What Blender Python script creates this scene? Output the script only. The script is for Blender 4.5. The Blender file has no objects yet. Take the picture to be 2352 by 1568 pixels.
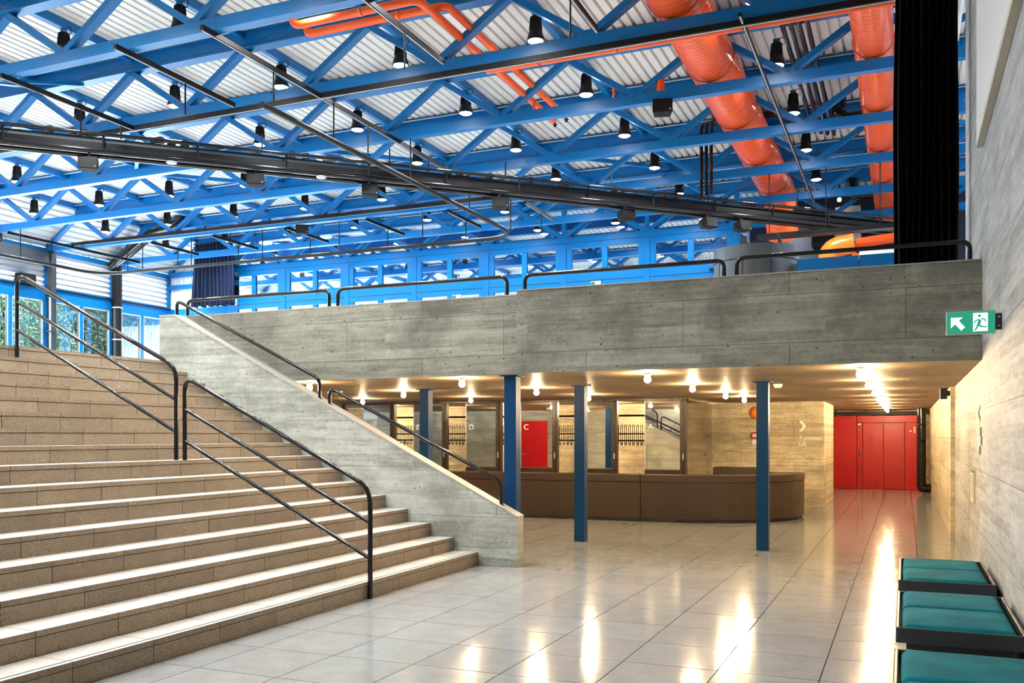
import bpy, bmesh, math, random
from mathutils import Vector, Matrix
random.seed(7)
sc = bpy.context.scene
C = sc.collection
R = math.radians
# ------------------------------------------------------------------ camera, world, light, exposure
H = 1.6
cam = bpy.data.objects.new('camera', bpy.data.cameras.new('camera'))
C.objects.link(cam)
cam.location = (0, 0, H)
cam.rotation_euler = (R(90), 0, R(23.14))
cam.data.sensor_width = 36
cam.data.lens = 2115 / 2352 * 36
cam.data.shift_y = (1000 - 784) / 2352
cam.data.clip_end = 300
sc.camera = cam
sc.view_settings.view_transform = 'Standard'
sc.view_settings.look = 'None'
sc.view_settings.gamma = 1
sc.view_settings.use_curve_mapping = False
sc.view_settings.exposure = 0.0
try:
    sc.cycles.use_denoising = True
    sc.cycles.max_bounces = 5
    sc.cycles.diffuse_bounces = 3
    sc.cycles.glossy_bounces = 3
    sc.cycles.transmission_bounces = 3
    sc.cycles.transparent_max_bounces = 8
    sc.cycles.use_adaptive_sampling = True
    sc.cycles.adaptive_threshold = 0.16
    sc.cycles.adaptive_min_samples = 12
    sc.cycles.use_light_tree = True
    sc.cycles.sample_clamp_indirect = 6
    sc.cycles.caustics_reflective = False
    sc.cycles.caustics_refractive = False
except Exception:
    pass
world = bpy.data.worlds.new('overcast_sky')
sc.world = world
world.use_nodes = True
wbg = world.node_tree.nodes['Background']
wbg.inputs[0].default_value = (0.80, 0.91, 1.0, 1)
wbg.inputs[1].default_value = 1.7

def area(name, loc, rot, sx, sy, watt, col):
    l = bpy.data.lights.new(name, 'AREA')
    l.shape = 'RECTANGLE'; l.size = sx; l.size_y = sy; l.energy = watt; l.color = col
    o = bpy.data.objects.new(name, l)
    o.location = loc; o.rotation_euler = rot
    C.objects.link(o)
    return o
# daylight through the glazed left facade, plus an added fill beyond the partition
DAY = (0.72, 0.88, 1.0)
area('window_daylight_side', (-25.0, 17.5, 4.4), (R(90), 0, R(-90)), 18, 3.2, 2600, DAY)
area('window_daylight_far_room', (-24.8, 31.8, 5.4), (R(90), 0, R(-90)), 9, 4.5, 2200, DAY)  # unseen area light added to brighten the far room
sun_l = bpy.data.lights.new('sun', 'SUN'); sun_l.energy = 5.5; sun_l.angle = R(3); sun_l.color = (1, .96, .9)
sun = bpy.data.objects.new('sun', sun_l); C.objects.link(sun)
sun.rotation_euler = Vector((-.35, .45, -.8)).to_track_quat('-Z', 'Y').to_euler()
LAMP_W = 600
BULB_E = 1650

# ------------------------------------------------------------------ constants of the building
S = 2.65                 # truss spacing along Y
P = 2.597                # truss panel width along X
def XL(k): return -1.80 - P * k          # lower chord nodes
def XU(k): return -1.80 - P * (k + .5)   # upper chord nodes
ZC = 7.54                # lower chord centre
ZU = 8.64                # upper chord centre
ZD = 8.84                # roof deck underside
LAND = 2.67              # landing / balcony level
SOF = 2.355              # soffit of the balcony
WX = 0.70                # right wall
RIS, TRD = LAND / 16, 0.328
XS0 = -4.86              # first riser

# ------------------------------------------------------------------ node helpers
def nodes(name):
    m = bpy.data.materials.new(name)
    m.use_nodes = True
    nt = m.node_tree
    return m, nt, nt.nodes['Principled BSDF']
def nd(nt, typ, ins=None, **kw):
    n = nt.nodes.new(typ)
    for k, v in kw.items():
        setattr(n, k, v)
    for k, v in (ins or {}).items():
        if isinstance(v, bpy.types.NodeSocket):
            nt.links.new(v, n.inputs[k])
        else:
            n.inputs[k].default_value = v
    return n
def c4(c): return (c[0], c[1], c[2], 1)
def srgb(r, g, b):
    f = lambda x: (x / 255 / 12.92) if x / 255 <= .04045 else ((x / 255 + .055) / 1.055) ** 2.4
    return (f(r), f(g), f(b))
def mix(nt, fac, a, b, mode='MIX'):
    n = nt.nodes.new('ShaderNodeMix'); n.data_type = 'RGBA'; n.blend_type = mode
    for i, v in ((0, fac), (6, a), (7, b)):
        if isinstance(v, bpy.types.NodeSocket): nt.links.new(v, n.inputs[i])
        else: n.inputs[i].default_value = v if i == 0 else c4(v)
    return n.outputs[2]
def ramp(nt, fac, a, b):
    n = nt.nodes.new('ShaderNodeMapRange'); n.clamp = True
    nt.links.new(fac, n.inputs[0]); n.inputs[1].default_value = a; n.inputs[2].default_value = b
    return n.outputs[0]
def bump(nt, bs, h, strength, dist):
    b = nd(nt, 'ShaderNodeBump', {'Height': h, 'Strength': strength, 'Distance': dist})
    nt.links.new(b.outputs[0], bs.inputs['Normal'])

def plain(name, col, rough=.45, metal=0, spec=.5, grain=0, gscale=40, coat=0):
    m, nt, bs = nodes(name)
    bs.inputs['Base Color'].default_value = c4(col)
    bs.inputs['Roughness'].default_value = rough
    bs.inputs['Metallic'].default_value = metal
    bs.inputs['Specular IOR Level'].default_value = spec
    if coat: bs.inputs['Coat Weight'].default_value = coat
    geo = nd(nt, 'ShaderNodeNewGeometry')
    no = nd(nt, 'ShaderNodeTexNoise', {'Vector': geo.outputs['Position'], 'Scale': gscale, 'Detail': 2})
    f = ramp(nt, no.outputs[0], .3, .7)
    nt.links.new(mix(nt, f, tuple(x * (1 - .06 - grain * .3) for x in col), tuple(min(1, x * (1.04 + grain * .3)) for x in col)), bs.inputs['Base Color'])
    if grain: bump(nt, bs, no.outputs[0], grain, .004)
    return m
def emit(name, col, strength):
    m, nt, bs = nodes(name)
    bs.inputs['Base Color'].default_value = (0, 0, 0, 1)
    bs.inputs['Emission Color'].default_value = c4(col)
    bs.inputs['Emission Strength'].default_value = strength
    return m
def plane_vec(nt, ax):
    geo = nd(nt, 'ShaderNodeNewGeometry')
    sp = nd(nt, 'ShaderNodeSeparateXYZ', {0: geo.outputs['Position']})
    cb = nd(nt, 'ShaderNodeCombineXYZ', {0: sp.outputs[ax[0]], 1: sp.outputs[ax[1]]})
    return geo.outputs['Position'], cb.outputs[0]
def concrete(name, base, ax, bw=2.1, bh=.105, pw=2.3, ph=.52, stain=.35, pits=.7, rough=.7, streak=.5, tint=None, seam=.45, con=.15):
    """board-marked concrete: boards, formwork sheets, stains, blow holes"""
    m, nt, bs = nodes(name)
    pos, vec = plane_vec(nt, ax)
    dk = tuple(x * .5 for x in base); lt = tuple(min(1, x * 1.4) for x in base)
    bo = nd(nt, 'ShaderNodeTexBrick', {'Vector': vec, 'Color1': (.25, .25, .25, 1), 'Color2': (.75, .75, .75, 1), 'Mortar': (.5, .5, .5, 1),
        'Scale': 1, 'Mortar Size': .002, 'Mortar Smooth': .3, 'Bias': 0, 'Brick Width': bw, 'Row Height': bh}, offset=.37)
    sh = nd(nt, 'ShaderNodeTexBrick', {'Vector': vec, 'Color1': (.3, .3, .3, 1), 'Color2': (.7, .7, .7, 1), 'Mortar': (0, 0, 0, 1),
        'Scale': 1, 'Mortar Size': .005, 'Mortar Smooth': .4, 'Bias': 0, 'Brick Width': pw, 'Row Height': ph}, offset=.5)
    st = nd(nt, 'ShaderNodeMapping', {'Vector': vec, 'Scale': (.9, 9, 1)})
    gr = nd(nt, 'ShaderNodeTexNoise', {'Vector': st.outputs[0], 'Scale': 2.2, 'Detail': 6, 'Roughness': .65})
    big = nd(nt, 'ShaderNodeTexNoise', {'Vector': pos, 'Scale': 1.0, 'Detail': 7, 'Roughness': .62})
    fine = nd(nt, 'ShaderNodeTexNoise', {'Vector': pos, 'Scale': 22, 'Detail': 4})
    f1 = mix(nt, .5, bo.outputs[0], sh.outputs[0])
    f2 = mix(nt, streak, f1, gr.outputs[0])
    f3 = mix(nt, .18, f2, fine.outputs[0])
    col = mix(nt, ramp(nt, f3, .5 - con, .5 + con), dk, lt)
    stn = ramp(nt, big.outputs[0], .46, .64)
    sm = nd(nt, 'ShaderNodeMath', {0: stn, 1: stain}, operation='MULTIPLY')
    col = mix(nt, sm.outputs[0], col, tint or tuple(x * .38 for x in base))
    pv = nd(nt, 'ShaderNodeTexVoronoi', {'Vector': pos, 'Scale': 15, 'Randomness': 1})
    pc = nd(nt, 'ShaderNodeSeparateColor', {0: pv.outputs['Color']})
    th = nd(nt, 'ShaderNodeMapRange', {0: pc.outputs[0], 1: .5, 2: 1.0, 3: 0.0, 4: .19})
    pit = nd(nt, 'ShaderNodeMath', {0: pv.outputs['Distance'], 1: th.outputs[0]}, operation='LESS_THAN')
    pm = nd(nt, 'ShaderNodeMath', {0: pit.outputs[0], 1: pits}, operation='MULTIPLY')
    col = mix(nt, pm.outputs[0], col, tuple(x * .2 for x in base))
    em = nd(nt, 'ShaderNodeMath', {0: sh.outputs['Fac'], 1: seam}, operation='MULTIPLY')
    col = mix(nt, em.outputs[0], col, tuple(x * .3 for x in base))
    nt.links.new(col, bs.inputs['Base Color'])
    bs.inputs['Roughness'].default_value = rough
    bs.inputs['Specular IOR Level'].default_value = .35
    hh = nd(nt, 'ShaderNodeMath', {0: f2, 1: pit.outputs[0]}, operation='SUBTRACT')
    bump(nt, bs, hh.outputs[0], .35, .012)
    return m
def terrazzo(name, base, chip_d, chip_l, rough, scale=55, spec=.5, vary=.08, amount=.5):
    m, nt, bs = nodes(name)
    geo = nd(nt, 'ShaderNodeNewGeometry')
    oi = nd(nt, 'ShaderNodeObjectInfo')
    v = nd(nt, 'ShaderNodeTexVoronoi', {'Vector': geo.outputs['Position'], 'Scale': scale})
    cs = nd(nt, 'ShaderNodeSeparateColor', {0: v.outputs['Color']})
    n1 = nd(nt, 'ShaderNodeTexNoise', {'Vector': geo.outputs['Position'], 'Scale': 5, 'Detail': 5})
    f = ramp(nt, cs.outputs[0], .62, .95)
    fm = nd(nt, 'ShaderNodeMath', {0: f, 1: amount}, operation='MULTIPLY')
    g = ramp(nt, cs.outputs[1], .7, .95)
    gm = nd(nt, 'ShaderNodeMath', {0: g, 1: amount}, operation='MULTIPLY')
    col = mix(nt, fm.outputs[0], base, chip_d)
    col = mix(nt, gm.outputs[0], col, chip_l)
    col = mix(nt, ramp(nt, n1.outputs[0], .35, .8), col, tuple(x * .82 for x in base))
    rv = nd(nt, 'ShaderNodeMapRange', {0: oi.outputs['Random'], 3: 1 - vary, 4: 1 + vary * .6})
    hs = nd(nt, 'ShaderNodeHueSaturation', {'Color': col, 'Value': rv.outputs[0]})
    nt.links.new(hs.outputs[0], bs.inputs['Base Color'])
    n2 = nd(nt, 'ShaderNodeTexNoise', {'Vector': geo.outputs['Position'], 'Scale': 2.5, 'Detail': 3})
    rr = nd(nt, 'ShaderNodeMapRange', {0: n2.outputs[0], 3: rough * .8, 4: rough * 1.25})
    nt.links.new(rr.outputs[0], bs.inputs['Roughness'])
    bs.inputs['Specular IOR Level'].default_value = spec
    return m
def glass(name, tint, mixf, rough=.0):
    m = bpy.data.materials.new(name); m.use_nodes = True
    nt = m.node_tree; nt.nodes.clear()
    out = nd(nt, 'ShaderNodeOutputMaterial')
    tr = nd(nt, 'ShaderNodeBsdfTransparent', {0: c4(tint)})
    gl = nd(nt, 'ShaderNodeBsdfGlossy', {0: (1, 1, 1, 1), 'Roughness': rough})
    fr = nd(nt, 'ShaderNodeFresnel', {0: 1.5})
    sc_ = nd(nt, 'ShaderNodeMath', {0: fr.outputs[0], 1: mixf}, operation='MULTIPLY')
    mx = nd(nt, 'ShaderNodeMixShader', {0: sc_.outputs[0], 1: tr.outputs[0], 2: gl.outputs[0]})
    nt.links.new(mx.outputs[0], out.inputs[0])
    return m

M = {}
M['blue'] = plain('blue_steel_paint', (0.002, 0.145, 0.42), .33, spec=.32, grain=.12, gscale=60)
M['navy'] = plain('dark_blue_column_paint', (0.005, 0.042, 0.13), .38, spec=.14, grain=.25, gscale=90)  # same blue as the trusses, darkened in the colour for dim warm light
M['deck'] = plain('white_roof_deck', (0.86, 0.85, 0.82), .45)
M['siding'] = plain('white_wall_siding', (0.82, 0.85, 0.86), .45)
M['black'] = plain('black_steel', (0.007, 0.0075, 0.009), .45, spec=.22)
M['rail'] = plain('black_gloss_tube', (0.006, 0.0065, 0.008), .16, spec=.4)
M['blackm'] = plain('matt_black', (0.006, 0.006, 0.007), .8, spec=.2)
M['grey'] = plain('dark_grey_steel', (0.035, 0.04, 0.047), .35)
M['galv'] = plain('galvanised_grey', (0.42, 0.45, 0.48), .4, metal=.3)
M['orange'] = plain('orange_pipe_paint', (0.83, 0.105, 0.018), .3, spec=.35)
M['orange2'] = plain('light_orange_paint', (0.9, 0.22, 0.02), .3)
M['white'] = plain('white_plastic', (0.8, 0.8, 0.78), .4)
M['cream'] = plain('beige_trim', (0.55, 0.5, 0.4), .6)
M['redp'] = plain('red_lift_panel', (0.53, 0.0015, 0.007), .35, spec=.3, grain=.15, gscale=120)
M['redd'] = plain('darker_red_door', (0.48, 0.0015, 0.007), .3, spec=.35, grain=.3, gscale=150)
M['brown'] = plain('brown_counter_steel', (0.038, 0.024, 0.0175), .32, spec=.4)
M['bronze'] = plain('bronze_door_frame', (0.034, 0.021, 0.014), .32, spec=.35)
M['para'] = concrete('parapet_concrete', (0.235, 0.235, 0.20), (0, 2), stain=.8, pits=.9, con=.125)
M['string'] = concrete('stair_wall_concrete', (0.37, 0.385, 0.35), (0, 2), ph=.6, stain=.55, pits=.8)
M['cap'] = plain('stair_wall_capping', (0.33, 0.325, 0.305), .5, grain=.2, gscale=20)
M['wallr'] = concrete('side_wall_concrete', (0.36, 0.365, 0.36), (1, 2), pw=1.9, ph=.62, stain=.3, pits=.4, seam=.7)
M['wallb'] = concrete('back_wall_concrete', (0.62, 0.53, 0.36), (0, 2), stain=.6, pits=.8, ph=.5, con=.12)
M['wallc'] = concrete('corridor_wall_concrete', (0.52, 0.44, 0.31), (1, 2), stain=.3, pits=.4)
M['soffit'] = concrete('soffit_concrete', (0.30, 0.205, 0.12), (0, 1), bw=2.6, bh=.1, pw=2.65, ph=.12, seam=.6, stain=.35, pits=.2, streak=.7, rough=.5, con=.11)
M['tile'] = terrazzo('floor_terrazzo', (0.285, 0.295, 0.30), (0.12, 0.17, 0.18), (0.43, 0.44, 0.45), .13, 170, spec=.5, vary=.06)
M['joint'] = plain('floor_joint', (0.07, 0.065, 0.06), .8)
M['tread'] = terrazzo('tread_stone', (0.55, 0.53, 0.49), (0.36, 0.42, 0.36), (0.8, 0.78, 0.74), .32, 150, vary=.05, amount=.3)  # honed tops of the riser stone, colour lightened for lamp glare
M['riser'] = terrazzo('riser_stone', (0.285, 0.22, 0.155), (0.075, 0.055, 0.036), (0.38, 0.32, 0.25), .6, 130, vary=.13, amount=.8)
M['land'] = plain('landing_screed', (0.4, 0.4, 0.38), .5, grain=.1)
M['mirror'] = plain('mirror_glass', (0.88, 0.86, 0.80), .015, metal=1)
M['glass'] = glass('clear_glass', (0.93, 0.97, 1.0), .8)
M['glassp'] = glass('partition_glass', (0.95, 0.985, 1.0), 1.3)
M['lens'] = emit('lamp_lens_glow', (1, 0.97, 0.92), 26)
M['bulb'] = emit('globe_bulb_glow', (1, 0.72, 0.40), BULB_E)
M['signw'] = emit('sign_white_glow', (0.85, 1, 0.95), 1.7)
M['signg'] = emit('sign_green_glow', (0.02, 0.42, 0.25), .85)
for _k in ('lens', 'signw', 'signg'): M[_k].cycles.emission_sampling = 'NONE'
M['bulb2'] = emit('far_lamp_glow', (1, 0.86, 0.66), 12)
M['kiosk'] = plain('grey_kiosk_metal', (0.10, 0.115, 0.13), .35, metal=.3)
M['silver'] = plain('silver_panel', (0.55, 0.55, 0.55), .35, metal=.6)
M['rubber'] = plain('dark_joint', (0.02, 0.02, 0.02), .8)

def fabric(name, col, dark, scale=60):
    m, nt, bs = nodes(name)
    geo = nd(nt, 'ShaderNodeNewGeometry')
    n1 = nd(nt, 'ShaderNodeTexNoise', {'Vector': geo.outputs['Position'], 'Scale': 4, 'Detail': 5})
    n2 = nd(nt, 'ShaderNodeTexNoise', {'Vector': geo.outputs['Position'], 'Scale': scale * 6, 'Detail': 2})
    nt.links.new(mix(nt, ramp(nt, n1.outputs[0], .3, .7), dark, col), bs.inputs['Base Color'])
    bs.inputs['Roughness'].default_value = .85
    bs.inputs['Specular IOR Level'].default_value = .08
    bump(nt, bs, n2.outputs[0], .3, .002)
    return m
M['teal'] = fabric('teal_velvet', (0.003, 0.15, 0.175), (0.0015, 0.085, 0.105))
M['drape'] = plain('black_stage_cloth', (0.0035, 0.0035, 0.0042), .95, spec=.1)
M['drapeb'] = plain('navy_stage_cloth', (0.012, 0.022, 0.055), .9, spec=.15)
def duct_mat():
    m, nt, bs = nodes('orange_spiral_duct')
    geo = nd(nt, 'ShaderNodeNewGeometry')
    sp = nd(nt, 'ShaderNodeSeparateXYZ', {0: geo.outputs['Position']})
    y = nd(nt, 'ShaderNodeMath', {0: sp.outputs[1], 1: 1 / .13}, operation='MULTIPLY')
    fr = nd(nt, 'ShaderNodeMath', {0: y.outputs[0]}, operation='FRACT')
    ln = ramp(nt, fr.outputs[0], .0, .2)
    bs.inputs['Roughness'].default_value = .22
    bs.inputs['Specular IOR Level'].default_value = .4
    nt.links.new(mix(nt, ln, (0.46, 0.045, 0.008), (0.84, 0.105, 0.018)), bs.inputs['Base Color'])
    bump(nt, bs, ln, .6, .01)
    return m
M['duct'] = duct_mat()
def leaf_mat():
    m, nt, bs = nodes('foliage_leaf')
    oi = nd(nt, 'ShaderNodeNewGeometry')
    n = nd(nt, 'ShaderNodeTexNoise', {'Vector': oi.outputs['Position'], 'Scale': 3.5, 'Detail': 6, 'Roughness': .7})
    nt.links.new(mix(nt, ramp(nt, n.outputs[0], .35, .65), (0.22, 0.48, 0.30), (0.7, 0.9, 0.68)), bs.inputs['Base Color'])
    bs.inputs['Roughness'].default_value = .5
    return m
M['leaf'] = leaf_mat()

# ------------------------------------------------------------------ mesh helpers (world coordinates everywhere)
ORG = {}
class MB:
    def __init__(s): s.v = []; s.f = []; s.mi = []; s.sm = []
    def add(s, vs, fs, mi=0, smooth=False):
        b = len(s.v); s.v += [tuple(x) for x in vs]
        for f in fs: s.f.append(tuple(b + i for i in f)); s.mi.append(mi); s.sm.append(smooth)
        return s
    def box(s, x0, x1, y0, y1, z0, z1, mi=0, top=None):
        vs = [(x0,y0,z0),(x1,y0,z0),(x1,y1,z0),(x0,y1,z0),(x0,y0,z1),(x1,y0,z1),(x1,y1,z1),(x0,y1,z1)]
        fs = [(0,3,2,1),(4,5,6,7),(0,1,5,4),(1,2,6,5),(2,3,7,6),(3,0,4,7)]
        s.add(vs, fs, mi)
        if top is not None: s.mi[-5] = top
        return s
    def bbox(s, x0, x1, y0, y1, z0, z1, b, mi=0):
        """box with bevelled edges"""
        bm = bmesh.new()
        bmesh.ops.create_cube(bm, size=1)
        for v in bm.verts:
            v.co = ((x0+x1)/2 + v.co.x*(x1-x0), (y0+y1)/2 + v.co.y*(y1-y0), (z0+z1)/2 + v.co.z*(z1-z0))
        bmesh.ops.bevel(bm, geom=list(bm.edges), offset=b, segments=2, profile=.5, affect='EDGES')
        bm.verts.index_update()
        s.add([v.co[:] for v in bm.verts], [[v.index for v in f.verts] for f in bm.faces], mi)
        bm.free()
        return s
    def beam(s, p, q, w, h, up=(0,0,1), mi=0):
        p, q = Vector(p), Vector(q); d = (q - p).normalized(); u = Vector(up)
        r = d.cross(u)
        if r.length < 1e-4: r = d.cross(Vector((1,0,0)))
        r.normalize(); u = r.cross(d).normalized()
        vs = []
        for c in (p, q):
            for a, b in ((-1,-1),(1,-1),(1,1),(-1,1)): vs.append(c + r*a*w/2 + u*b*h/2)
        return s.add(vs, [(3,2,1,0),(4,5,6,7),(0,1,5,4),(1,2,6,5),(2,3,7,6),(3,0,4,7)], mi)
    def tube(s, pts, r, n=10, mi=0, cap=True):
        pts = [Vector(p) for p in pts]; rings = []; prev = None
        for i, p in enumerate(pts):
            if i == 0: d = pts[1] - p
            elif i == len(pts) - 1: d = p - pts[i-1]
            else: d = (pts[i+1] - p).normalized() + (p - pts[i-1]).normalized()
            d.normalize()
            if prev is None:
                a = d.cross(Vector((0,0,1)))
                if a.length < 1e-3: a = d.cross(Vector((1,0,0)))
            else:
                a = prev - d * prev.dot(d)
            a.normalize(); prev = a; b = d.cross(a)
            rr = r[i] if isinstance(r, (list, tuple)) else r
            rings.append([p + (a*math.cos(2*math.pi*k/n) + b*math.sin(2*math.pi*k/n))*rr for k in range(n)])
        vs = [v for rg in rings for v in rg]
        fs = [(i*n+k, i*n+(k+1)%n, (i+1)*n+(k+1)%n, (i+1)*n+k) for i in range(len(pts)-1) for k in range(n)]
        s.add(vs, fs, mi, True)
        if cap:
            s.add(rings[0], [tuple(range(n))[::-1]], mi); s.add(rings[-1], [tuple(range(n))], mi)
        return s
    def lathe(s, prof, c, n=20, mi=0, axis=(0,0,1), smooth=True, a0=0, a1=2*math.pi):
        ax = Vector(axis).normalized(); c = Vector(c)
        e = ax.orthogonal().normalized(); g = ax.cross(e)
        vs = []
        for r, z in prof:
            for k in range(n):
                t = a0 + (a1-a0)*k/n
                vs.append(c + ax*z + (e*math.cos(t) + g*math.sin(t))*r)
        fs = [(i*n+k, i*n+(k+1)%n, (i+1)*n+(k+1)%n, (i+1)*n+k) for i in range(len(prof)-1) for k in range(n)]
        return s.add(vs, fs, mi, smooth)
    def prism(s, poly, d, mi=0):
        """closed polygon (3D points, any plane) extruded by vector d"""
        n = len(poly); d = Vector(d)
        a = [Vector(p) for p in poly]; b = [p + d for p in a]
        fs = [tuple(range(n))[::-1], tuple(range(n, 2*n))] + [(i, (i+1)%n, n+(i+1)%n, n+i) for i in range(n)]
        return s.add(a + b, fs, mi)
    def mesh(s, name, mats, org=(0,0,0)):
        me = bpy.data.meshes.new(name)
        o = Vector(org)
        me.from_pydata([Vector(v) - o for v in s.v], [], s.f)
        for m in (mats if isinstance(mats, (list, tuple)) else [mats]): me.materials.append(M[m] if isinstance(m, str) else m)
        me.polygons.foreach_set('material_index', s.mi)
        me.polygons.foreach_set('use_smooth', s.sm)
        bm = bmesh.new(); bm.from_mesh(me)
        bmesh.ops.recalc_face_normals(bm, faces=bm.faces)
        bm.to_mesh(me); bm.free()
        return me
    def build(s, name, mats, parent=None, org=None):
        if parent is not None: org = ORG[parent]
        elif org is None:
            lo = [min(v[i] for v in s.v) for i in range(3)]; hi = [max(v[i] for v in s.v) for i in range(3)]
            org = ((lo[0]+hi[0])/2, (lo[1]+hi[1])/2, lo[2])
        o = bpy.data.objects.new(name, s.mesh(name, mats, org))
        C.objects.link(o)
        if parent is not None: o.parent = parent
        else: o.location = org
        ORG[o] = Vector(org)
        return o
def tag(o, label, cat, group=None):
    o['label'] = label; o['category'] = cat
    if group: o['group'] = group
    return o
def thing(name, label, cat, loc, group=None):
    o = bpy.data.objects.new(name, None); C.objects.link(o)
    o.empty_display_size = .1
    o.location = loc; ORG[o] = Vector(loc)
    return tag(o, label, cat, group)
def struct(name, mb, mats, parent=None, label=None):
    o = mb.build(name, mats, parent)
    if parent is None: o['kind'] = 'structure'
    if label: o['label'] = label
    return o
def place(me, name, parent, loc):
    """a piece that shares mesh data; loc is a world position"""
    o = bpy.data.objects.new(name, me); C.objects.link(o)
    o.parent = parent
    o.location = Vector(loc) - (ORG[parent] if parent is not None else Vector((0,0,0)))
    return o
def dup(root, loc, label=None, group=None, rotz=None, kids=True):
    def cp(o, par):
        c = o.copy(); C.objects.link(c); c.parent = par
        ORG[c] = Vector(loc)
        for ch in o.children: cp(ch, c)
        return c
    r = cp(root, None)
    r.location = loc
    if rotz is not None: r.rotation_euler.z = rotz
    if label: r['label'] = label
    if group: r['group'] = group
    return r
def bend(pts, rad, n=5):
    """polyline with rounded corners"""
    pts = [Vector(p) for p in pts]; out = [pts[0]]
    for i in range(1, len(pts)-1):
        a = (pts[i-1]-pts[i]); b = (pts[i+1]-pts[i])
        r = min(rad, a.length*.45, b.length*.45)
        p0 = pts[i] + a.normalized()*r; p2 = pts[i] + b.normalized()*r
        for k in range(n+1):
            t = k/n
            out.append(p0*(1-t)**2 + pts[i]*2*t*(1-t) + p2*t*t)
    out.append(pts[-1])
    return out
def text_mesh(txt, size, name, mat, o, right, up, depth=.006, parent=None, bold=0):
    """flat lettering standing on the plane spanned by right/up, lower left corner at o"""
    cu = bpy.data.curves.new(name, 'FONT'); cu.body = txt; cu.size = size; cu.extrude = depth; cu.offset = bold
    tmp = bpy.data.objects.new(name + '_tmp', cu); C.objects.link(tmp)
    dg = bpy.context.evaluated_depsgraph_get(); dg.update()
    me = bpy.data.meshes.new_from_object(tmp.evaluated_get(dg))
    bpy.data.objects.remove(tmp); bpy.data.curves.remove(cu)
    r, u = Vector(right).normalized(), Vector(up).normalized(); n = r.cross(u)
    org = ORG[parent] if parent is not None else Vector(o)
    for v in me.vertices:
        v.co = Vector(o) + r*v.co.x + u*v.co.y + n*v.co.z - org
    me.materials.clear(); me.materials.append(M[mat])
    ob = bpy.data.objects.new(name, me); C.objects.link(ob)
    if parent is not None: ob.parent = parent
    else: ob.location = org
    ORG[ob] = org
    return ob

# ------------------------------------------------------------------ FLOOR (terrazzo tiles with recessed joints)
floor = struct('floor', MB().box(-16, .76, -2.7, 30.2, -.3, -.012), 'joint', label='pale grey speckled terrazzo floor of the foyer')
T = S / 4
X0t, Y0t = -.518, 7.64
g = .0038
def tile_mesh(w, d):
    mb = MB(); e = .0015
    x, y = w/2 - g, d/2 - g
    vs = [(-x,-y,-.012),(x,-y,-.012),(x,y,-.012),(-x,y,-.012),(-x,-y,0),(x,-y,0),(x,y,0),(-x,y,0)]
    fs = [(0,1,5,4),(1,2,6,5),(2,3,7,6),(3,0,4,7),(4,5,6,7)]
    return mb.add(vs, fs).mesh('floor_tile', 'tile')
tm = tile_mesh(T, T)
wR = .76 - (X0t + T)       # narrow strip beside the wall
tm2 = tile_mesh(wR, T)
far_tiles = MB()
for j in range(-10, 35):
    y = Y0t + (j + .5) * T
    for i in range(-14, 3):
        xa = X0t + i * T
        x = xa + T/2; me = tm; w = T
        if i == 1:
            x = xa + wR/2; me = tm2; w = wR
        if i > 1: continue
        if y > 30: continue
        if y < 10.3 and x < -5.2: continue          # below the stairs
        if y < 1.6 and x < -1.2 - y: continue
        if y < 2.6: continue
        if y < 16.2 and not (y > 10.3 and x < -5.6) :
            place(me, 'floor_tile', floor, (x, y, 0))
        else:
            far_tiles.box(x - w/2 + g, x + w/2 - g, y - T/2 + g, y + T/2 - g, -.012, 0)
ft = far_tiles.build('distant_floor_tiles', 'tile', floor); ft['kind'] = 'stuff'

# ------------------------------------------------------------------ STAIRS
stair = thing('staircase', 'wide stone staircase with tan risers and pale treads climbing to the landing', 'stairs', (-7.3, 6.5, 0))
YA, YB = 2.22, 10.285
core = MB()
prof = [(XS0 - .03, 0)]
for k in range(16):
    prof.append((XS0 - .03 - TRD*k, RIS*k)); prof.append((XS0 - .03 - TRD*k, RIS*(k+1) - .045))
prof = prof[1:]
prof += [(XS0 - 15*TRD - .6, RIS*16 - .05), (XS0 - 15*TRD - .6, 0)]
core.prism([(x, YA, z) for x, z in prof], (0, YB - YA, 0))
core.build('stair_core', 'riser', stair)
SL = .683
def slab_edges():
    e = [YA]
    y = 4.277 - SL*3
    ys = []
    while y < YB - .05:
        if y > YA + .05: ys.append(y)
        y += SL
    return [YA] + ys + [YB]
ed = slab_edges()
rm = {}; tmx = {}
for k in range(16):
    xf = XS0 - TRD*k
    for a, b in zip(ed[:-1], ed[1:]):
        L = round(b - a, 3)
        if L not in rm:
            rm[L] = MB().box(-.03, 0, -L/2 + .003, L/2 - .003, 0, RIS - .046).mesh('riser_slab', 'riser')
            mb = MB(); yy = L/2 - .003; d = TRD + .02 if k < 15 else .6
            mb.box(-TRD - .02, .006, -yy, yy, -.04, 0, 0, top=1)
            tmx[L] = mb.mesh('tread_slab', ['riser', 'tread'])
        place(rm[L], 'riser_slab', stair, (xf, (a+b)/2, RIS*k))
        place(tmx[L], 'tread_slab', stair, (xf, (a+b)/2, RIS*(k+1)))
# dark anti-slip strip on the first tread
MB().box(XS0 - .05, XS0 - .035, YA, YB - .01, RIS, RIS + .001).build('nosing_strip', 'grey', stair)

# landing slab and balcony floor
struct('floor_landing', MB().box(-25.6, XS0 - 15*TRD - .33, -2.7, 10.28, LAND - .3, LAND - .002), 'land')
struct('floor_balcony', MB().box(-25.6, 4.5, 10.72, 40, SOF + .03, LAND - .002), 'land')
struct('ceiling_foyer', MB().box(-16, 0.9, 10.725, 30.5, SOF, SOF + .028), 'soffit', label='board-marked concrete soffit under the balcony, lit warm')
# wall under the landing behind the stairs (seen in the mirrors)
struct('wall_under_landing', MB().box(-16, -9.96, 10.30, 10.5, 0, LAND - .31), 'string')

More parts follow.
